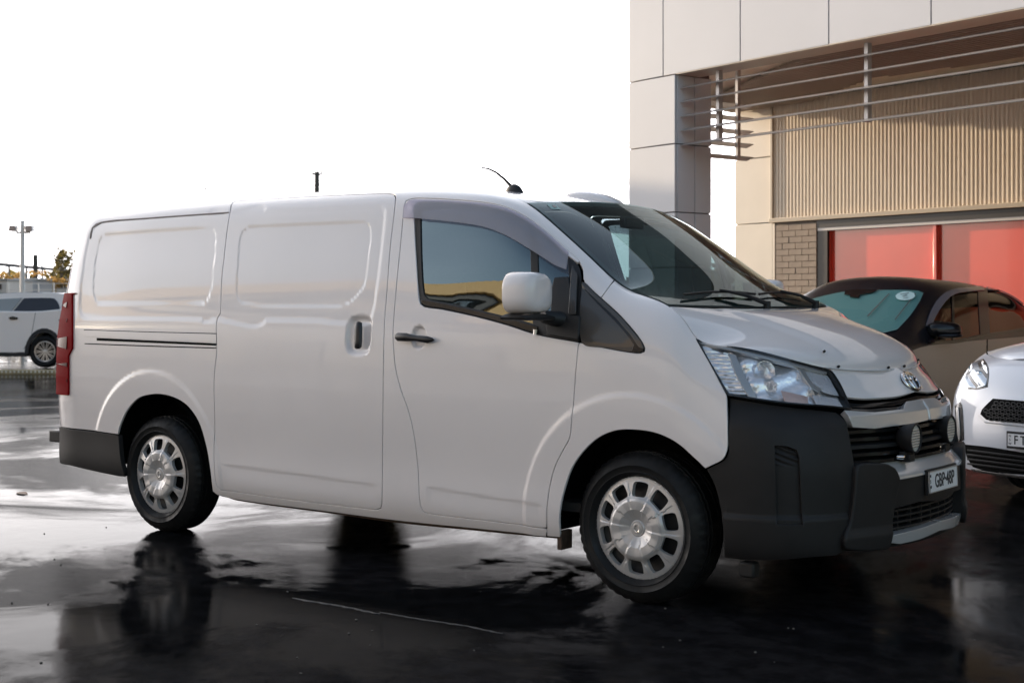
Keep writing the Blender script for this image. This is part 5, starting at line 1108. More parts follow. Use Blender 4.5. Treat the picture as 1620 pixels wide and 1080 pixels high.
# chain link style mesh fence at the yard edge
D = 47; t = thing('yard_fence', 'thin wire yard fence with galvanised posts behind the parked car', 'fence', put(0, 483, D)); t.location.z = GZ
for u in range(-60, 150, 24):
    o = bb('fence_post', u, 447 - 0, u + 1.6, 483 + 1.29 / px_m(D), D, .05, 'galv'); child_of(o, t)
for v_ in (448, 458, 468):
    o = bb('fence_rail', -60, v_, 132, v_ + .8, D + .06, .02, 'galv'); child_of(o, t)
# low studded parking kerb under the distant car
M['kerb'] = mat('weathered_yellow_kerb', (.30, .24, .13), .6, var=(3, .4)); M['stud'] = mat('white_stud', (.7, .68, .6), .3)
z0 = at_z(0, 591.5); D0 = (np.array(z0) - CAM) @ DV
t = thing('parking_kerb', 'low yellowish parking kerb with a row of pale studs beneath the distant car', 'kerb', at_z(40, 591.5))
o = bb('kerb_body', -260, 585, 230, 592.4, D0, .16, 'kerb', bevel=.01); child_of(o, t)
for i in range(28):
    u = -30 + i * 6.6; p = Vector(CAM + ray(u, 588) * (D0 - .004)); o = MB().lathe([(0, .012), (.018, .008), (.022, 0)], 8, frame(p, RV, (0, 0, 1))).build('stud', 'stud', smooth=True); child_of(o, t)
# leaves let the low sun through
for k_, c_ in (('leaf1', (.13, .105, .035)), ('leaf2', (.50, .32, .12))):
    n_ = M[k_].node_tree; b_ = n_.nodes['Principled BSDF']; o_ = n_.nodes['Material Output']; tl_ = n_.nodes.new('ShaderNodeBsdfTranslucent'); tl_.inputs[0].default_value = (*c_, 1); mx_ = n_.nodes.new('ShaderNodeMixShader'); mx_.inputs[0].default_value = .55
    n_.links.new(b_.outputs[0], mx_.inputs[1]); n_.links.new(tl_.outputs[0], mx_.inputs[2]); n_.links.new(mx_.outputs[0], o_.inputs[0])
# ================================================================ BEHIND THE CAMERA: what the windows and paint mirror
M['palewall'] = mat('pale_rendered_wall', (.62, .58, .52), .7, var=(.5, .08)); M['sunfascia'] = mat('sun_gold_fascia', (.80, .50, .20), .6); M['eaves_shade'] = mat('eaves_shade_dark', (.035, .032, .03), .3); M['greyroof'] = mat('grey_roofing', (.30, .30, .31), .6)
t = thing('workshop', 'long workshop with warm sunlit fascia facing the yard behind the camera', 'building', (-16, -22, GZ), math.radians(8))
MB().box((-26, -10, 7.1), (26, 0, 8.35)).build('upper_wall', 'eaves_shade', t)  # dark colour stands in for the shadow under the eaves
MB().box((-26, -10, 0), (26, 0, 7.1)).build('wall', 'palewall', t)
for x in range(-22, 24, 7): MB().box((x, .01, .05), (x + 3.6, .06, 3.9)).build('roller_door', 'greyw', t)
MB().box((-26.2, -.2, 8.62), (26.2, .35, 9.35)).build('fascia', 'sunfascia', t)  # the gold of the sunlight is put into the fascia colour
MB().box((-26.2, -.1, 8.40), (26.2, .2, 8.60)).build('gutter', 'eaves_shade', t)
MB().box((-26, -.02, 8.02), (26, .12, 8.12)).build('light_trim', 'sunfascia', t)
# unseen block added left of the frame to keep the low sun off the yard
wc = Vector(CAM + DV * 30 - RV * 15.2); t = thing('sun_blocker', 'unseen grey block added outside the left edge of the view to shade the yard', 'building', (wc[0], wc[1], GZ), math.atan2(RV[1], RV[0]))
MB().box((-17, 0, 0), (0, 7, 6.2)).build('wall', 'greyw', t); MB().box((-17.3, -.3, 6.22), (.1, 7.2, 6.4)).build('roof', 'greyroof', t)
# unseen pale ground added behind the camera to bounce light onto the van's side
M['pale_bounce'] = mat('bounce_ground_pale', (.52, .49, .45), .8, var=(.6, .12), bump=(40, .3, .004))
cp = [(-60, -21.5), (40, -21.5), (40, -10.5), (12, -9.2), (-8, -9.6), (-60, -11)]
obj('bounce_ground', mesh('bounce_ground', [(x, y, GZ + .006) for x, y in cp], [tuple(range(6))]), 'pale_bounce', kind='structure')
# ================================================================ OTHER VEHICLES
ALLOY = MB()
def alloy_mesh(n=10, R=.215):
    mb = MB(); mb.lathe([(R, -.03), (R, .004), (R - .012, .006), (R - .020, .0), (R - .022, -.03)], 48)
    mb.lathe([(0, -.005), (.03, -.006), (.045, -.012), (.05, -.03)], 24)
    for k in range(n):
        a = 2 * PI * k / n; X = Matrix.Rotation(a, 4, 'Z')
        for s_ in (-1, 1):
            v = [(.035, s_ * .004 - .006, -.012), (.035, s_ * .004 + .006, -.012), (R - .018, s_ * .022 + .008, -.004), (R - .018, s_ * .022 - .008, -.004)]
            mb.add([tuple(X @ Vector(p)) for p in v + [(p[0], p[1], p[2] - .02) for p in v]], [(0, 3, 2, 1), (4, 5, 6, 7), (0, 1, 5, 4), (1, 2, 6, 5), (2, 3, 7, 6), (3, 0, 4, 7)])
    return mesh('alloy_rim', mb.v, mb.f)
ALM = alloy_mesh(); ALM.materials.append(M['silver2']); WBACK = mesh('brake_disc', *(lambda m_: (m_.v, m_.f))(MB().lathe([(0, -.05), (.19, -.05)], 32))); WBACK.materials.append(M['steel'])
def car_wheel(t, o, axis, r=.33):
    """o: hub point on the outer face; axis: outward direction (world)"""
    w_ = obj('wheel', TYRE, None, t); X = frame(o, Vector((0, 0, 1)).cross(Vector(axis)), (0, 0, 1)) @ Matrix.Scale(r / .333, 4)
    w_.matrix_parent_inverse = Matrix.Translation(t.location).inverted(); w_.matrix_basis = X
    obj('brake_disc', WBACK, None, w_); obj('alloy_rim', ALM, None, w_); return w_
class CarBody:
    def __init__(s, t, lat, dep, h, side, net, gz=GZ):
        s.t = t; s.h = Vector(h[0] * RV + h[1] * DV).normalized(); s.side = Vector(side[0] * RV + side[1] * DV).normalized(); s.o = Vector(CAM + RV * lat + DV * dep); s.o.z = gz
        s.wall = Surf([[tuple(s.w(*p)) for p in c] for c in net])
    def w(s, x, y, z): return s.o + s.h * x + s.side * (-y) + Vector((0, 0, z))       # y negative = the near side
    def W(s, pts, gap=0, step=8): 
        P = smooth_path(pts, step); P = inset(P, gap) if gap else P; return np.array([s.wall.px(*p) for p in P])
    def sheet(s, name, pts, m, **kw):
        o = sheet(name, s.wall, s.W(pts) if not kw.pop('raw', False) else np.array(pts), m, None, flip=s.flip, **kw); child_of(o, s.t); return o
def rows(x, ys, zs): x = x if isinstance(x, list) else [x] * len(ys); return list(zip(x, ys, zs))
# ---- dark roofed taupe hatch behind the van's nose
M['taupe'] = mat('taupe_metallic_paint', (.30, .255, .21), .4, metal=.1, coat=.35)
M['blackroof'] = mat('black_roof_paint', (.010, .010, .014), .3, coat=.15, bump=(300, .12, .001))
M['teal'] = glass_mat('teal_windscreen', (.75, 1, .98), 1.35, .85); M['sunshade'] = mat('pale_teal_shade', (.31, .40, .40), .35)
M['darkwin'] = glass_mat('privacy_glass', (.42, .46, .26), 1.25, .16)
tz = lambda *z: list(z)
ty = [-.86, -.885, -.895, -.89, -.87, -.845, -.79, -.72, -.66, -.58, -.45, 0]
def tcol(x, zs, k=1.0, ys=ty): return rows(x, [y * k for y in ys], zs)
loc = Vector(CAM + RV * 4.22 + DV * 13.96); loc.z = GZ
t2 = thing('parked_hatchback', 'taupe hatchback with black roof and teal windscreen parked behind the nose of the van', 'car', loc)
CB = CarBody.__new__(CarBody); 
netT = [tcol(-.75, tz(.30, .4, .55, .7, .85, 1.0, 1.08, 1.15, 1.2, 1.24, 1.26, 1.28), .9), tcol(-.4, tz(.22, .32, .5, .7, .85, 1.0, 1.12, 1.25, 1.32, 1.37, 1.40, 1.43)), tcol(0, tz(.22, .32, .5, .7, .85, .99, 1.13, 1.29, 1.37, 1.43, 1.47, 1.50)),
        tcol(.5, tz(.22, .32, .5, .7, .85, .98, 1.14, 1.33, 1.41, 1.47, 1.51, 1.545)), tcol(.95, tz(.22, .32, .5, .7, .85, .97, 1.14, 1.34, 1.42, 1.475, 1.52, 1.555)), tcol(1.30, tz(.22, .32, .5, .7, .85, .96, 1.12, 1.31, 1.39, 1.445, 1.495, 1.535)),
        rows(1.62, [-.86, -.885, -.895, -.89, -.87, -.85, -.80, -.74, -.70, -.66, -.52, 0], tz(.22, .32, .5, .7, .84, .95, 1.07, 1.19, 1.26, 1.30, 1.345, 1.385)),
        rows(1.95, [-.86, -.885, -.895, -.89, -.875, -.86, -.83, -.79, -.76, -.72, -.56, 0], tz(.22, .32, .5, .7, .83, .93, 1.0, 1.07, 1.11, 1.14, 1.175, 1.21)),
        rows(2.25, [-.86, -.885, -.895, -.89, -.88, -.865, -.84, -.81, -.78, -.74, -.58, 0], tz(.22, .32, .5, .68, .80, .88, .94, .98, 1.01, 1.03, 1.05, 1.06)),
        rows(2.8, [-.84, -.87, -.885, -.88, -.87, -.85, -.83, -.80, -.76, -.70, -.5, 0], tz(.22, .32, .5, .65, .76, .83, .88, .91, .93, .945, .96, .975)),
        rows([3.2] * 10 + [3.3, 3.45], [-.70, -.74, -.76, -.75, -.73, -.71, -.68, -.65, -.6, -.52, -.40, 0], tz(.22, .32, .45, .58, .68, .75, .79, .81, .82, .83, .82, .80))]
CB.__init__(t2, 4.22, 13.96, (-.70, -.714), (.714, -.70), netT); CB.flip = False
def is_out(cb):
    q = np.array([[cb.wall.S * .5, cb.wall.T * .2]]); e = .01; a = cb.wall(q + (e, 0)) - cb.wall(q - (e, 0)); b = cb.wall(q + (0, e)) - cb.wall(q - (0, e)); return np.dot(np.cross(a, b)[0], np.array(cb.side)) > 0
CB.flip = not is_out(CB)
Sx, Tx = CB.wall.S, CB.wall.T; kx, kt_ = CB.wall.ks, CB.wall.kt
full = [(s_, 0) for s_ in np.linspace(0, Sx, 30)] + [(Sx, q) for q in np.linspace(0, kt_[5], 8)][1:] + [(s_, kt_[5]) for s_ in np.linspace(Sx, 0, 40)][1:] + [(0, q) for q in np.linspace(kt_[5], 0, 8)][1:-1]
win_front = CB.W([(1469, 512, 1), (1480, 485), (1493, 468), (1512, 462), (1547, 458.5, 1), (1551, 529, 1), (1517, 537, 1), (1480, 541, 1)])
win_rear = CB.W([(1562, 458, 1), (1600, 458.5), (1650, 463), (1690, 470, 1), (1690, 505, 1), (1620, 518.5), (1566, 527, 1)])
wsc = CB.W([(1268, 487, 1), (1284, 475), (1338, 463), (1400, 460.5), (1452, 461.5), (1460, 465), (1455, 477), (1440, 500), (1419, 523, 1), (1395, 532, 1), (1330, 530, 1), (1250, 520, 1)])
lower = CB.sheet('body', full, 'taupe', raw=True, res=.05, thick=.0, off=.0)
upper = [(s_, kt_[5]) for s_ in np.linspace(0, Sx, 50)] + [(Sx, q) for q in np.linspace(kt_[5], Tx, 12)][1:] + [(s_, Tx) for s_ in np.linspace(Sx, 0, 50)][1:] + [(0, q) for q in np.linspace(Tx, kt_[5], 12)][1:-1]
hood_k = kx[8]
up = [(s_, kt_[5]) for s_ in np.linspace(0, hood_k, 40)] + [(hood_k, q) for q in np.linspace(kt_[5], Tx, 12)][1:] + [(s_, Tx) for s_ in np.linspace(hood_k, 0, 40)][1:] + [(0, q) for q in np.linspace(Tx, kt_[5], 12)][1:-1]
wsc_half = np.array([p for p in wsc]); tmx = Tx - .004
wsc_half[:, 1] = np.minimum(wsc_half[:, 1], tmx)
o = CB.sheet('roof', up, 'blackroof', raw=True, holes=[win_front, win_rear], res=.04, thick=.01, off=.001)
hood = [(s_, kt_[5]) for s_ in np.linspace(hood_k, Sx, 16)] + [(Sx, q) for q in np.linspace(kt_[5], Tx, 12)][1:] + [(s_, Tx) for s_ in np.linspace(Sx, hood_k, 16)][1:] + [(hood_k, q) for q in np.linspace(Tx, kt_[5], 12)][1:-1]
CB.sheet('bonnet', hood, 'taupe', raw=True, res=.06, thick=.0)
def mirror_car(cb, o):
    """other half of a car body: reflect through the car's own centre plane"""
    n = cb.side.normalized(); me = o.data; m2 = me.copy(); R = Matrix.Identity(3)
    for i in range(3):
        for j in range(3): R[i][j] -= 2 * n[i] * n[j]
    M4 = Matrix.Translation(cb.o) @ R.to_4x4() @ Matrix.Translation(-cb.o); m2.transform(M4); m2.flip_normals()
    c = bpy.data.objects.new(o.name, m2); C.objects.link(c); child_of(c, cb.t); return c
for ch in list(t2.children): mirror_car(CB, ch)
for g_, nm in ((win_front, 'side_window'), (win_rear, 'side_window')): mirror_car(CB, CB.sheet(nm, inset(g_, -.004), 'darkwin', raw=True, off=-.006, thick=0, res=.08))
def on_car(cb, pts, step=8):
    """photograph points on the whole car (both halves): returns points in space"""
    out = []
    P = smooth_path(pts, step)
    n = np.array(cb.side); o_ = np.array(cb.o)
    for u, v_ in P:
        r = ray(u, v_); best = None
        for refl in (0, 1):
            ro = CAM.copy(); rd = r.copy()
            if refl: ro = ro - 2 * ((ro - o_) @ n) * n; rd = rd - 2 * (rd @ n) * n
            loc_, nn, fi, d = cb.wall.bvh.ray_cast(Vector(ro), Vector(rd))
            if loc_ is not None and (best is None or d < best[0]):
                p = np.array(loc_); 
                if refl: p = p - 2 * ((p - o_) @ n) * n
                best = (d, p)
        if best is not None: out.append(best[1])
    return out
def car_hit(cb, u, v_):
    n = np.array(cb.side); o_ = np.array(cb.o); r = ray(u, v_); best = None
    for refl in (0, 1):
        ro = CAM.copy(); rd = r.copy()
        if refl: ro = ro - 2 * ((ro - o_) @ n) * n; rd = rd - 2 * (rd @ n) * n
        l_, nn, fi, d = cb.wall.bvh.ray_cast(Vector(ro), Vector(rd))
        if l_ is not None and (best is None or d < best[0]):
            p = np.array(l_); nn = np.array(nn)
            if refl: p = p - 2 * ((p - o_) @ n) * n; nn = nn - 2 * (nn @ n) * n
            if nn @ (CAM - p) < 0: nn = -nn
            best = (d, p, nn)
    return best
def patch(cb, name, pts, m, off=.004, step=10, grid=7):
    """panel draped over the car body, any part of either side"""
    L = smooth_path(pts, step); lo, hi = L.min(0), L.max(0)
    g = np.stack(np.meshgrid(np.arange(lo[0] + 1, hi[0], grid), np.arange(lo[1] + 1, hi[1], grid * .5), indexing='ij'), -1).reshape(-1, 2); g = g[inside(L, g)]
    if len(g): g = g[seg_dist(L, g) > 1.2]
    A = np.concatenate([L, g]) if len(g) else L
    V, _, Fc, _, _, _ = delaunay_2d_cdt([Vector(p) for p in A], [], [list(range(len(L)))], 1, 1e-6); P = []; last = None
    H = [car_hit(cb, *v) for v in V]
    for i, h in enumerate(H):
        if h is None: h = H[min((j for j in range(len(H)) if H[j] is not None), key=lambda j: (V[j] - V[i]).length)]
        P.append(h[1] + h[2] * off)
    F2 = []
    for f_ in Fc:
        a, b, c = (P[i] for i in f_[:3]); F2.append(list(f_) if np.cross(b - a, c - a) @ (CAM - a) > 0 else list(f_)[::-1])
    o = obj(name, mesh(name, P, F2, True), m); child_of(o, cb.t); return o
WS_OUT = [(1262, 486, 1), (1284, 475), (1338, 463), (1400, 460.5), (1452, 461.5), (1460, 465), (1455, 477), (1440, 500), (1419, 523, 1), (1395, 529, 1), (1330, 526, 1), (1270, 510, 1)]
patch(CB, 'windscreen', WS_OUT, 'sunshade', .012)
patch(CB, 'windscreen_glass', WS_OUT, 'teal', .018)
patch(CB, 'sensor_housing', [(1338, 462.5, 1), (1357, 461.5, 1), (1378, 461.5, 1), (1392, 461.5, 1), (1380, 467), (1362, 470, 1), (1360, 475, 1), (1346, 474, 1), (1345, 470, 1), (1337, 470, 1)], 'gloss_black', .026)
M['decal'] = mat('round_window_decal', (.62, .8, .78), .5)
dc = patch(CB, 'round_sticker', [(1417, 472), (1425, 466.5), (1437, 465.5), (1446, 468), (1447, 473), (1440, 478), (1427, 479), (1419, 476.5)], 'decal', .028, 4)
for a_ in ([(1424, 469.5), (1438, 467.5), (1438, 469), (1425, 471)], [(1427, 473), (1434, 470.5), (1436, 472), (1430, 474.5)], [(1429, 476), (1437, 475), (1437, 476), (1429, 477)]): patch(CB, 'sticker_print', [(*p, 1) for p in a_], 'sunshade', .032, 20)
patch(CB, 'sunshade_fold', [(1372, 504, 1), (1374, 505, 1), (1408, 468.5, 1), (1407, 467.5, 1)], 'joint', .026, 20)
patch(CB, 'sunshade_fold', [(1415, 510, 1), (1417, 510, 1), (1448, 469, 1), (1447, 468, 1)], 'joint', .026, 20)
M['visor2'] = mat('smoky_window_visor', (.17, .155, .18), .25, coat=.5)
CB.sheet('window_visor', [(1464, 516, 1), (1470, 497), (1480, 478), (1495, 464), (1515, 457.5), (1555, 453.5, 1), (1556, 460, 1), (1518, 463.5), (1502, 470), (1489, 484), (1478, 502), (1472, 517, 1)], 'visor2', off=.014, thick=.01, res=.06)
CB.sheet('window_visor', [(1561, 453.5, 1), (1590, 453), (1640, 456, 1), (1640, 463, 1), (1590, 460), (1563, 460, 1)], 'visor2', off=.014, thick=.01, res=.06)
CB.sheet('window_pillar', [(1506, 466, 1), (1509, 466, 1), (1511, 537, 1), (1507, 538, 1)], 'gloss_black', off=.002, thick=.01, res=.06)
CB.sheet('belt_trim', [(1466, 541, 1), (1517, 538), (1566, 527.5), (1640, 516, 1), (1640, 519, 1), (1566, 531), (1517, 541.5), (1466, 545, 1)], 'gloss_black', off=.006, thick=.01, res=.06)
CB.sheet('door_handle', [(1572, 557, 1), (1578, 553.5), (1597, 553), (1603, 555), (1600, 558.5), (1580, 560)], 'taupe', off=.02, thick=.02, res=.06)
CB.sheet('door_seam', [(1561, 531, 1), (1562.6, 531, 1), (1562, 600, 1), (1556, 680, 1), (1554.5, 680, 1), (1560.4, 600, 1)], 'dark', off=.001, thick=.001, res=.06)
# its mirror
mp_ = Vector(at_depth(1493, 524, 12.2)); sdv = Vector(RV)
def blob(name, c, ax, sz, m, t, ex=2.6, n=20):
    v = []; f = []; X = Matrix(((ax[0][0], ax[1][0], 0, c[0]), (ax[0][1], ax[1][1], 0, c[1]), (0, 0, 1, c[2]), (0, 0, 0, 1)))
    sg = lambda a, e: math.copysign(abs(a) ** (2 / e), a)
    for i in range(n // 2 + 1):
        b = -PI / 2 + PI * i / (n // 2)
        for k in range(n):
            a = 2 * PI * k / n; v.append(tuple(X @ Vector((sz[0] * sg(math.cos(b), ex) * sg(math.cos(a), ex), sz[1] * sg(math.cos(b), ex) * sg(math.sin(a), ex), sz[2] * sg(math.sin(b), ex)))))
    for i in range(n // 2):
        for k in range(n): f.append((i * n + k, i * n + (k + 1) % n, (i + 1) * n + (k + 1) % n, (i + 1) * n + k))
    o = MB().add(v, f).build(name, m, smooth=True); child_of(o, t); return o
blob('door_mirror', mp_ + Vector((0, 0, .012)), (RV, DV), (.155, .10, .072), 'gloss_black', t2)
blob('mirror_trim', mp_ + Vector(RV) * .03 - Vector(DV) * .03 - Vector((0, 0, .035)), (RV, DV), (.12, .07, .02), 'blackroof', t2)
blob('mirror_foot', Vector(at_depth(1468, 543, 12.25)), (RV, DV), (.05, .06, .06), 'gloss_black', t2)
for x in (0, 2.64):
    for sg in (-1, 1): car_wheel(t2, CB.w(x, .86 * sg, .33), CB.side * (-sg), .33)
# interior shades so that the cabin is not empty
for yy in (-.35, .35):
    o = MB().box((.9, -.22, .5), (1.05, .22, 1.15), Matrix.Translation(CB.w(0, yy, 0)) @ Matrix(((CB.h[0], CB.side[0], 0, 0), (CB.h[1], CB.side[1], 0, 0), (0, 0, 1, 0), (0, 0, 0, 1)))).build('seat', 'seat', bevel=.04); child_of(o, t2)
# ---- pale silver white small car at the right edge
M['pearl'] = mat('pearl_white_paint', (.66, .675, .72), .28, coat=1)
zr_ = [.22, .38, .55, .70, .82, .90, .96, 1.0]
net3 = [rows(-.75, [y * .85 for y in [-.84, -.875, -.885, -.88, -.87, -.86, -.84, -.80]], zr_), rows(0, [-.84, -.875, -.885, -.88, -.87, -.86, -.84, -.80], zr_), rows(1.2, [-.84, -.875, -.885, -.88, -.87, -.86, -.84, -.80], [.22, .38, .55, .70, .83, .92, .99, 1.04]),
        rows(2.2, [-.84, -.875, -.885, -.88, -.87, -.86, -.84, -.79], [.22, .38, .55, .70, .83, .93, 1.0, 1.05]), rows(2.8, [-.83, -.87, -.88, -.875, -.865, -.85, -.825, -.77], [.22, .38, .55, .70, .82, .90, .96, 1.005]),
        rows(3.12, [-.82, -.86, -.872, -.865, -.85, -.825, -.79, -.73], [.22, .38, .55, .70, .81, .88, .935, .975]),
        rows([3.36, 3.38, 3.38, 3.37, 3.34, 3.31, 3.27, 3.22], [-.75, -.80, -.815, -.805, -.78, -.75, -.71, -.65], [.22, .38, .55, .70, .80, .865, .915, .955]),
        rows([3.50, 3.53, 3.53, 3.51, 3.47, 3.43, 3.38, 3.32], [-.60, -.65, -.66, -.65, -.63, -.60, -.57, -.52], [.22, .38, .55, .69, .79, .855, .905, .945]),
        rows([3.58, 3.62, 3.62, 3.60, 3.55, 3.50, 3.45, 3.38], [-.38] * 8, [.22, .38, .55, .69, .79, .85, .90, .94]), rows([3.61, 3.65, 3.655, 3.63, 3.58, 3.53, 3.48, 3.41], [-.15] * 8, [.22, .38, .55, .69, .79, .85, .90, .94]), rows([3.612, 3.652, 3.658, 3.633, 3.583, 3.533, 3.483, 3.413], [0] * 8, [.22, .38, .55, .69, .79, .85, .90, .94])]
h3 = (-.80, -.60); s3 = (-.60, .80); cor_l, cor_d = 702 / F * 9.4, 9.4
O3l = cor_l + .80 * 3.37 + .60 * .80; O3d = cor_d + .60 * 3.37 - .80 * .80
loc = Vector(CAM + RV * O3l + DV * O3d); loc.z = GZ
t3 = thing('parked_small_car', 'pearl white small car with honeycomb grille cut off by the right edge of the photo', 'car', loc)
C3 = CarBody(t3, O3l, O3d, h3, s3, net3); C3.flip = not is_out(C3)
full3 = [(s_, 0) for s_ in np.linspace(0, C3.wall.S, 50)] + [(C3.wall.S, q) for q in np.linspace(0, C3.wall.T, 12)][1:] + [(s_, C3.wall.T) for s_ in np.linspace(C3.wall.S, 0, 50)][1:] + [(0, q) for q in np.linspace(C3.wall.T, 0, 12)][1:-1]
o3 = C3.sheet('body', full3, 'pearl', raw=True, res=.05, thick=0)
mirror_car(C3, o3)
# bonnet, windscreen, roof of this car as one cross-section loft
def loft(name, secs, m, cb):
    v = []; f = []; n = len(secs[0])
    for s_ in secs: v += [tuple(cb.w(*p)) for p in s_]
    for i in range(len(secs) - 1):
        for k in range(n - 1): f.append((i * n + k, i * n + k + 1, (i + 1) * n + k + 1, (i + 1) * n + k))
    o = MB().add(v, f).build(name, m, smooth=True); child_of(o, cb.t); return o
T3 = C3.wall.T
def sec3(s_, hump, cx=0.0, n=13):
    E = C3.wall(np.array([[s_, T3]]))[0]; d = Vector(E) - C3.o; ex, ey, ez = d.dot(C3.h), -d.dot(C3.side), d.z; out = []
    for k in range(n):
        q = -1 + 2 * k / (n - 1); g = 1 - abs(q) ** 2.6; out.append((ex + cx * g, -ey * q if False else ey * -q * -1, ez + hump * g))
    return out
ks3 = C3.wall.ks
loft('bonnet', [sec3(ks3[3], .10, .15), sec3(ks3[4], .085, .12), sec3(ks3[5], .07, .10), sec3(ks3[6], .05, .12), sec3(ks3[7], .03, .08), sec3(ks3[8], .015, .04)], 'pearl', C3)
def gsec(x, yw, z, zt, n=9): return [(x, yw * math.copysign(abs(math.cos(PI * k / (n - 1))) ** .5, math.cos(PI * k / (n - 1))), z + (zt - z) * math.sin(PI * k / (n - 1)) ** .5) for k in range(n)]
loft('cabin', [gsec(-.72, .70, .95, 1.05), gsec(-.55, .76, .98, 1.28), gsec(-.1, .78, 1.0, 1.46), gsec(.8, .80, 1.02, 1.53), gsec(1.4, .80, 1.04, 1.49), gsec(1.8, .80, 1.04, 1.32), gsec(2.35, .80, 1.04, 1.09)], 'gloss_black', C3)
loft('roof', [gsec(-.45, .60, 1.26, 1.36), gsec(-.1, .62, 1.36, 1.475), gsec(.8, .64, 1.42, 1.545), gsec(1.35, .62, 1.38, 1.51)], 'pearl', C3)
M['hlclear'] = mat('pale_headlight', (.55, .60, .66), .15, metal=.5, coat=1)
C3.sheet('headlight_rim', [(1531, 581), (1536, 575), (1556, 568, 1), (1564, 582), (1562.5, 612, 1), (1545, 615.5), (1532, 615, 1), (1527, 603)], 'trimgrey', off=.003, thick=.01, res=.02)
C3.sheet('headlight', [(1532, 582), (1537, 577), (1555, 570.5, 1), (1562, 583), (1560.5, 610.5, 1), (1545, 613.5), (1533, 613, 1), (1528.5, 603)], 'hlclear', off=.007, thick=.01, res=.012, disp=lambda P: .006 * np.sin(P[:, 2] * 60 + P[:, 0] * 40))
b_ = C3.wall(np.array([C3.wall.px(1550, 591)]))[0]; blob('lamp_projector', Vector(b_) - C3.h * .0, (RV, DV), (.018, .018, .018), 'chrome', t3)
k0 = set(t3.children)
C3.sheet('grille_surround', [(1551, 657, 1), (1553, 648), (1571, 628.5, 1), (1641.5, 634, 1), (1641.5, 675, 1), (1560, 667, 1)], 'pearl', off=.012, thick=.02, res=.05, edge_r=.01)
gpoly = [(1553.5, 655, 1), (1556, 648), (1573, 631.5, 1), (1641.5, 637, 1), (1641.5, 671.5, 1), (1563, 663.5, 1)]
C3.sheet('grille', gpoly, 'dark', off=.014, thick=.004, res=.05)
hexs = []
for r_ in range(5):
    for c_ in range(9):
        u = 1562 + c_ * 9 + (r_ % 2) * 4.5 + (0 if r_ else 8); v_ = 636 + r_ * 6.4 + (u - 1562) * .07
        if inside(np.array([p[:2] for p in gpoly]), np.array([[u, v_]]))[0] and inside(np.array([p[:2] for p in gpoly]), np.array([[u - 4, v_ - 2]]))[0]:
            P = [C3.wall.px(u + dx, v_ + dy) for dx, dy in ((-3.6, 0), (-1.8, -2.7), (1.8, -2.6), (3.6, 0), (1.8, 2.7), (-1.8, 2.6), (-3.6, 0))]; P = C3.wall(np.array(P)) + np.array(-C3.h) * -.02
            o = MB().tube([tuple(p) for p in P], .0035, 5).build('grille_cell', 'rubber'); child_of(o, t3)
C3.sheet('corner_vent', [(1511.5, 642, 1), (1519, 636), (1522, 641), (1524, 668), (1525, 695, 1), (1517, 701, 1), (1513, 672)], 'trimgrey', off=.004, thick=.008, res=.03)
C3.sheet('vent_blade', [(1515, 645, 1), (1518, 645, 1), (1521, 694, 1), (1518, 697, 1)], 'silver2', off=.012, thick=.006, res=.03)
C3.sheet('lower_intake', [(1526, 703, 1), (1570, 708), (1641.5, 720, 1), (1641.5, 752, 1), (1560, 744), (1540, 738, 1), (1530, 722)], 'dark', off=.004, thick=.004, res=.05)
for v_ in (712, 719, 726, 733): C3.sheet('intake_slat', [(1532, v_ - 1.5, 1), (1580, v_ + 4.5), (1641.5, v_ + 12, 1), (1641.5, v_ + 14, 1), (1580, v_ + 6.3), (1533, v_ + .2, 1)], 'rubber', off=.012, thick=.01, res=.05)
C3.sheet('lower_lip', [(1538, 741, 1), (1575, 747), (1641.5, 756, 1), (1641.5, 764, 1), (1575, 756), (1540, 750, 1)], 'trimgrey', off=.012, thick=.02, res=.05)
for ch in [c for c in t3.children if c not in k0 and c.name.split('.')[0] != 'grille_cell']: mirror_car(C3, ch)
for nm in ('headlight', 'headlight_rim'):
    for ch in [c for c in t3.children if c.name.split('.')[0] == nm]: mirror_car(C3, ch)
pc3 = C3.wall(np.array([C3.wall.px(1600, 695)]))[0]; pdir = -C3.side; yv = Vector((0, 0, 1)) ; PX3 = frame(Vector(pc3) + C3.h * .035, pdir, yv)
if (PX3.to_3x3() @ Vector((0, 0, 1))).dot(C3.h) < 0: PX3 = frame(Vector(pc3) + C3.h * .035, C3.side, yv)
xs_ = 1 if (PX3.to_3x3() @ Vector((1, 0, 0))).dot(Vector(RV)) > 0 else -1
o = MB().box((-.012, -.052, -.012), (.33, .055, 0), PX3).build('plate_bracket', 'rubber', bevel=.003); child_of(o, t3)
pl3 = MB().box((0, -.036, 0), (.32, .040, .004), PX3).build('number_plate', 'plate'); child_of(pl3, t3)
for i, ch in enumerate('NSW'):
    o = text_obj('plate_state_letter', ch, .022, PX3 @ Matrix.Translation((.016, .026 - i * .024, .0045)), 'ink', pl3)
for i, ch in enumerate('FT'):
    o = text_obj('plate_character', ch, .078, PX3 @ Matrix.Translation((.058 + i * .050, .001, .0045)), 'ink', pl3, sx=.85, bold=.001)
for x in (0, 2.55):
    for sg in (-1, 1): car_wheel(t3, C3.w(x, .83 * sg, .32), C3.side * (-sg), .32)
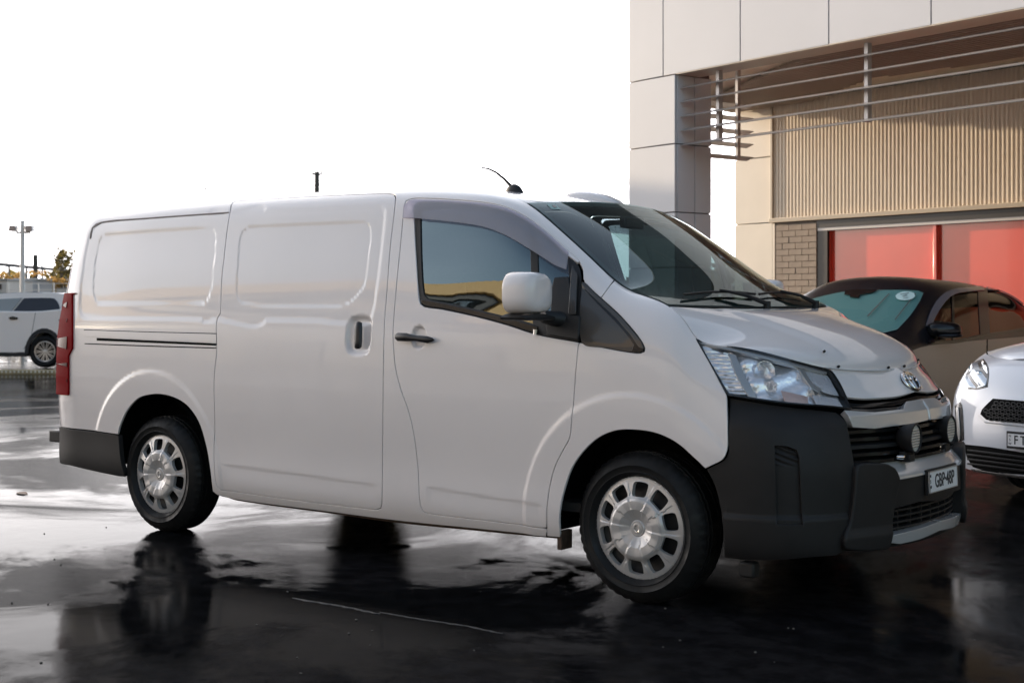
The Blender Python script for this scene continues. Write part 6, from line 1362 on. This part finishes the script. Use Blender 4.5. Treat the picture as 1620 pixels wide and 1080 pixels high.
# ---- distant white wagon at the left edge
D = 29.0; K = px_m(D)
X4 = Matrix(((RV[0], DV[0], 0, CAM[0] + DV[0] * D), (RV[1], DV[1], 0, CAM[1] + DV[1] * D), (0, 0, 1, 0), (0, 0, 0, 1)))
def p4(u, v_): return ((u - 810) * K, 1.31 + (HOR - v_) * K)
loc = X4 @ Vector((p4(0, 0)[0], 0, GZ)); t4 = thing('parked_wagon', 'distant white wagon with black wheel arches, seen left of the tail of the van', 'car', loc)
def pr4(name, pts, y0, y1, m, bevel=.03, tz_=0.0, seg=3):
    P = [p4(*p[:2]) for p in smooth_path(pts, 6)]; n = len(P)
    def yy(z, y): return y + (tz_ * max(0, z - .95) * (1 if y < .9 else -1))
    v = [tuple(X4 @ Vector((x, yy(z, y0), z))) for x, z in P] + [tuple(X4 @ Vector((x, yy(z, y1), z))) for x, z in P]
    o = MB().add(v, [tuple(range(n)), tuple(range(2 * n - 1, n - 1, -1))] + [(i, n + i, n + (i + 1) % n, (i + 1) % n) for i in range(n)]).build(name, m, bevel=bevel, seg=seg); child_of(o, t4); return o
M['w4'] = mat('white_wagon_paint', (.84, .78, .75), .4, coat=.3)
body4 = [(-232, 512), (-225, 505), (-160, 497), (-95, 494, 1), (0, 492), (60, 492), (104, 488, 1), (110, 500), (111, 530), (108, 560, 1), (94, 562, 1), (92, 548), (84, 532), (70, 526), (56, 532), (47, 546), (43, 560, 1), (-135, 560, 1), (-139, 545), (-150, 530), (-165, 526), (-180, 530), (-190, 545), (-193, 560, 1), (-230, 556)]
pr4('body', body4, 0, 1.78, 'w4')
top4 = [(-96, 495, 1), (-40, 471), (-20, 465.5), (10, 463), (50, 462), (90, 463.5), (103, 467), (106, 478), (106, 493, 1)]
pr4('roof', top4, .06, 1.72, 'w4', tz_=.22)
M['win4'] = mat('dark_wagon_window', (.03, .03, .04), .15)
pr4('side_window', [(18, 493, 1), (34, 471.5, 1), (62, 471, 1), (82, 472), (87, 477), (92, 488), (88, 493), (60, 493.5, 1)], .02, .10, 'win4', bevel=.003, tz_=.25)
M['win5'] = mat('pale_wagon_window', (.30, .32, .33), .2)
pr4('side_window', [(-85, 493, 1), (-40, 475, 1), (31, 471, 1), (15, 493, 1)], .02, .09, 'win5', bevel=.003, tz_=.25)
pr4('roof_rail', [(-10, 463.5, 1), (50, 461.8, 1), (98, 464.5, 1), (98, 466.5, 1), (50, 463.5, 1), (-10, 465.3, 1)], .20, .26, 'rubber', bevel=.005)
M['arch4'] = mat('black_arch_trim', (.02, .02, .022), .6)
for cx in (70, -163):
    A = [(cx + 31 * math.cos(a), 560 - 41 * math.sin(a)) for a in np.linspace(0, PI, 14)]; B = [(cx + 25 * math.cos(a), 560 - 34 * math.sin(a)) for a in np.linspace(PI, 0, 14)]
    pr4('wheel_arch', [(*p, 1) for p in A + B], -.02, .3, 'arch4', bevel=.008)
    o = obj('arch_liner', MB().box((p4(cx - 26, 0)[0], .35, .3), (p4(cx + 26, 0)[0], 1.4, .95), X4).build('x', None).data, 'dark'); child_of(o, t4)
for o in [o for o in list(C.objects) if o.name.startswith('x') and o.name.split('.')[0] == 'x']: bpy.data.objects.remove(o)
pr4('sill_trim', [(-137, 556, 1), (42, 556, 1), (42, 564, 1), (-137, 564, 1)], .0, 1.7, 'arch4', bevel=.01)
pr4('door_handle', [(14, 502), (20, 500), (29, 502), (28, 505), (16, 505)], -.04, .0, 'gloss_black', bevel=.008)
pr4('tail_light', [(92, 506, 1), (111, 499, 1), (111, 508, 1), (95, 508, 1)], -.015, .3, 'gloss_black', bevel=.005)
pr4('door_seam', [(56, 494, 1), (56.6, 494, 1), (50, 530, 1), (38, 552, 1), (37.4, 552, 1), (49.4, 530, 1)], -.003, .02, 'dark', bevel=0)
for u, r in ((70.5, .335), (-163, .335)):
    for y, sg in ((.02, -1), (1.76, 1)): car_wheel(t4, X4 @ Vector((p4(u, 0)[0], y, GZ + r)), Vector(DV) * sg, r)
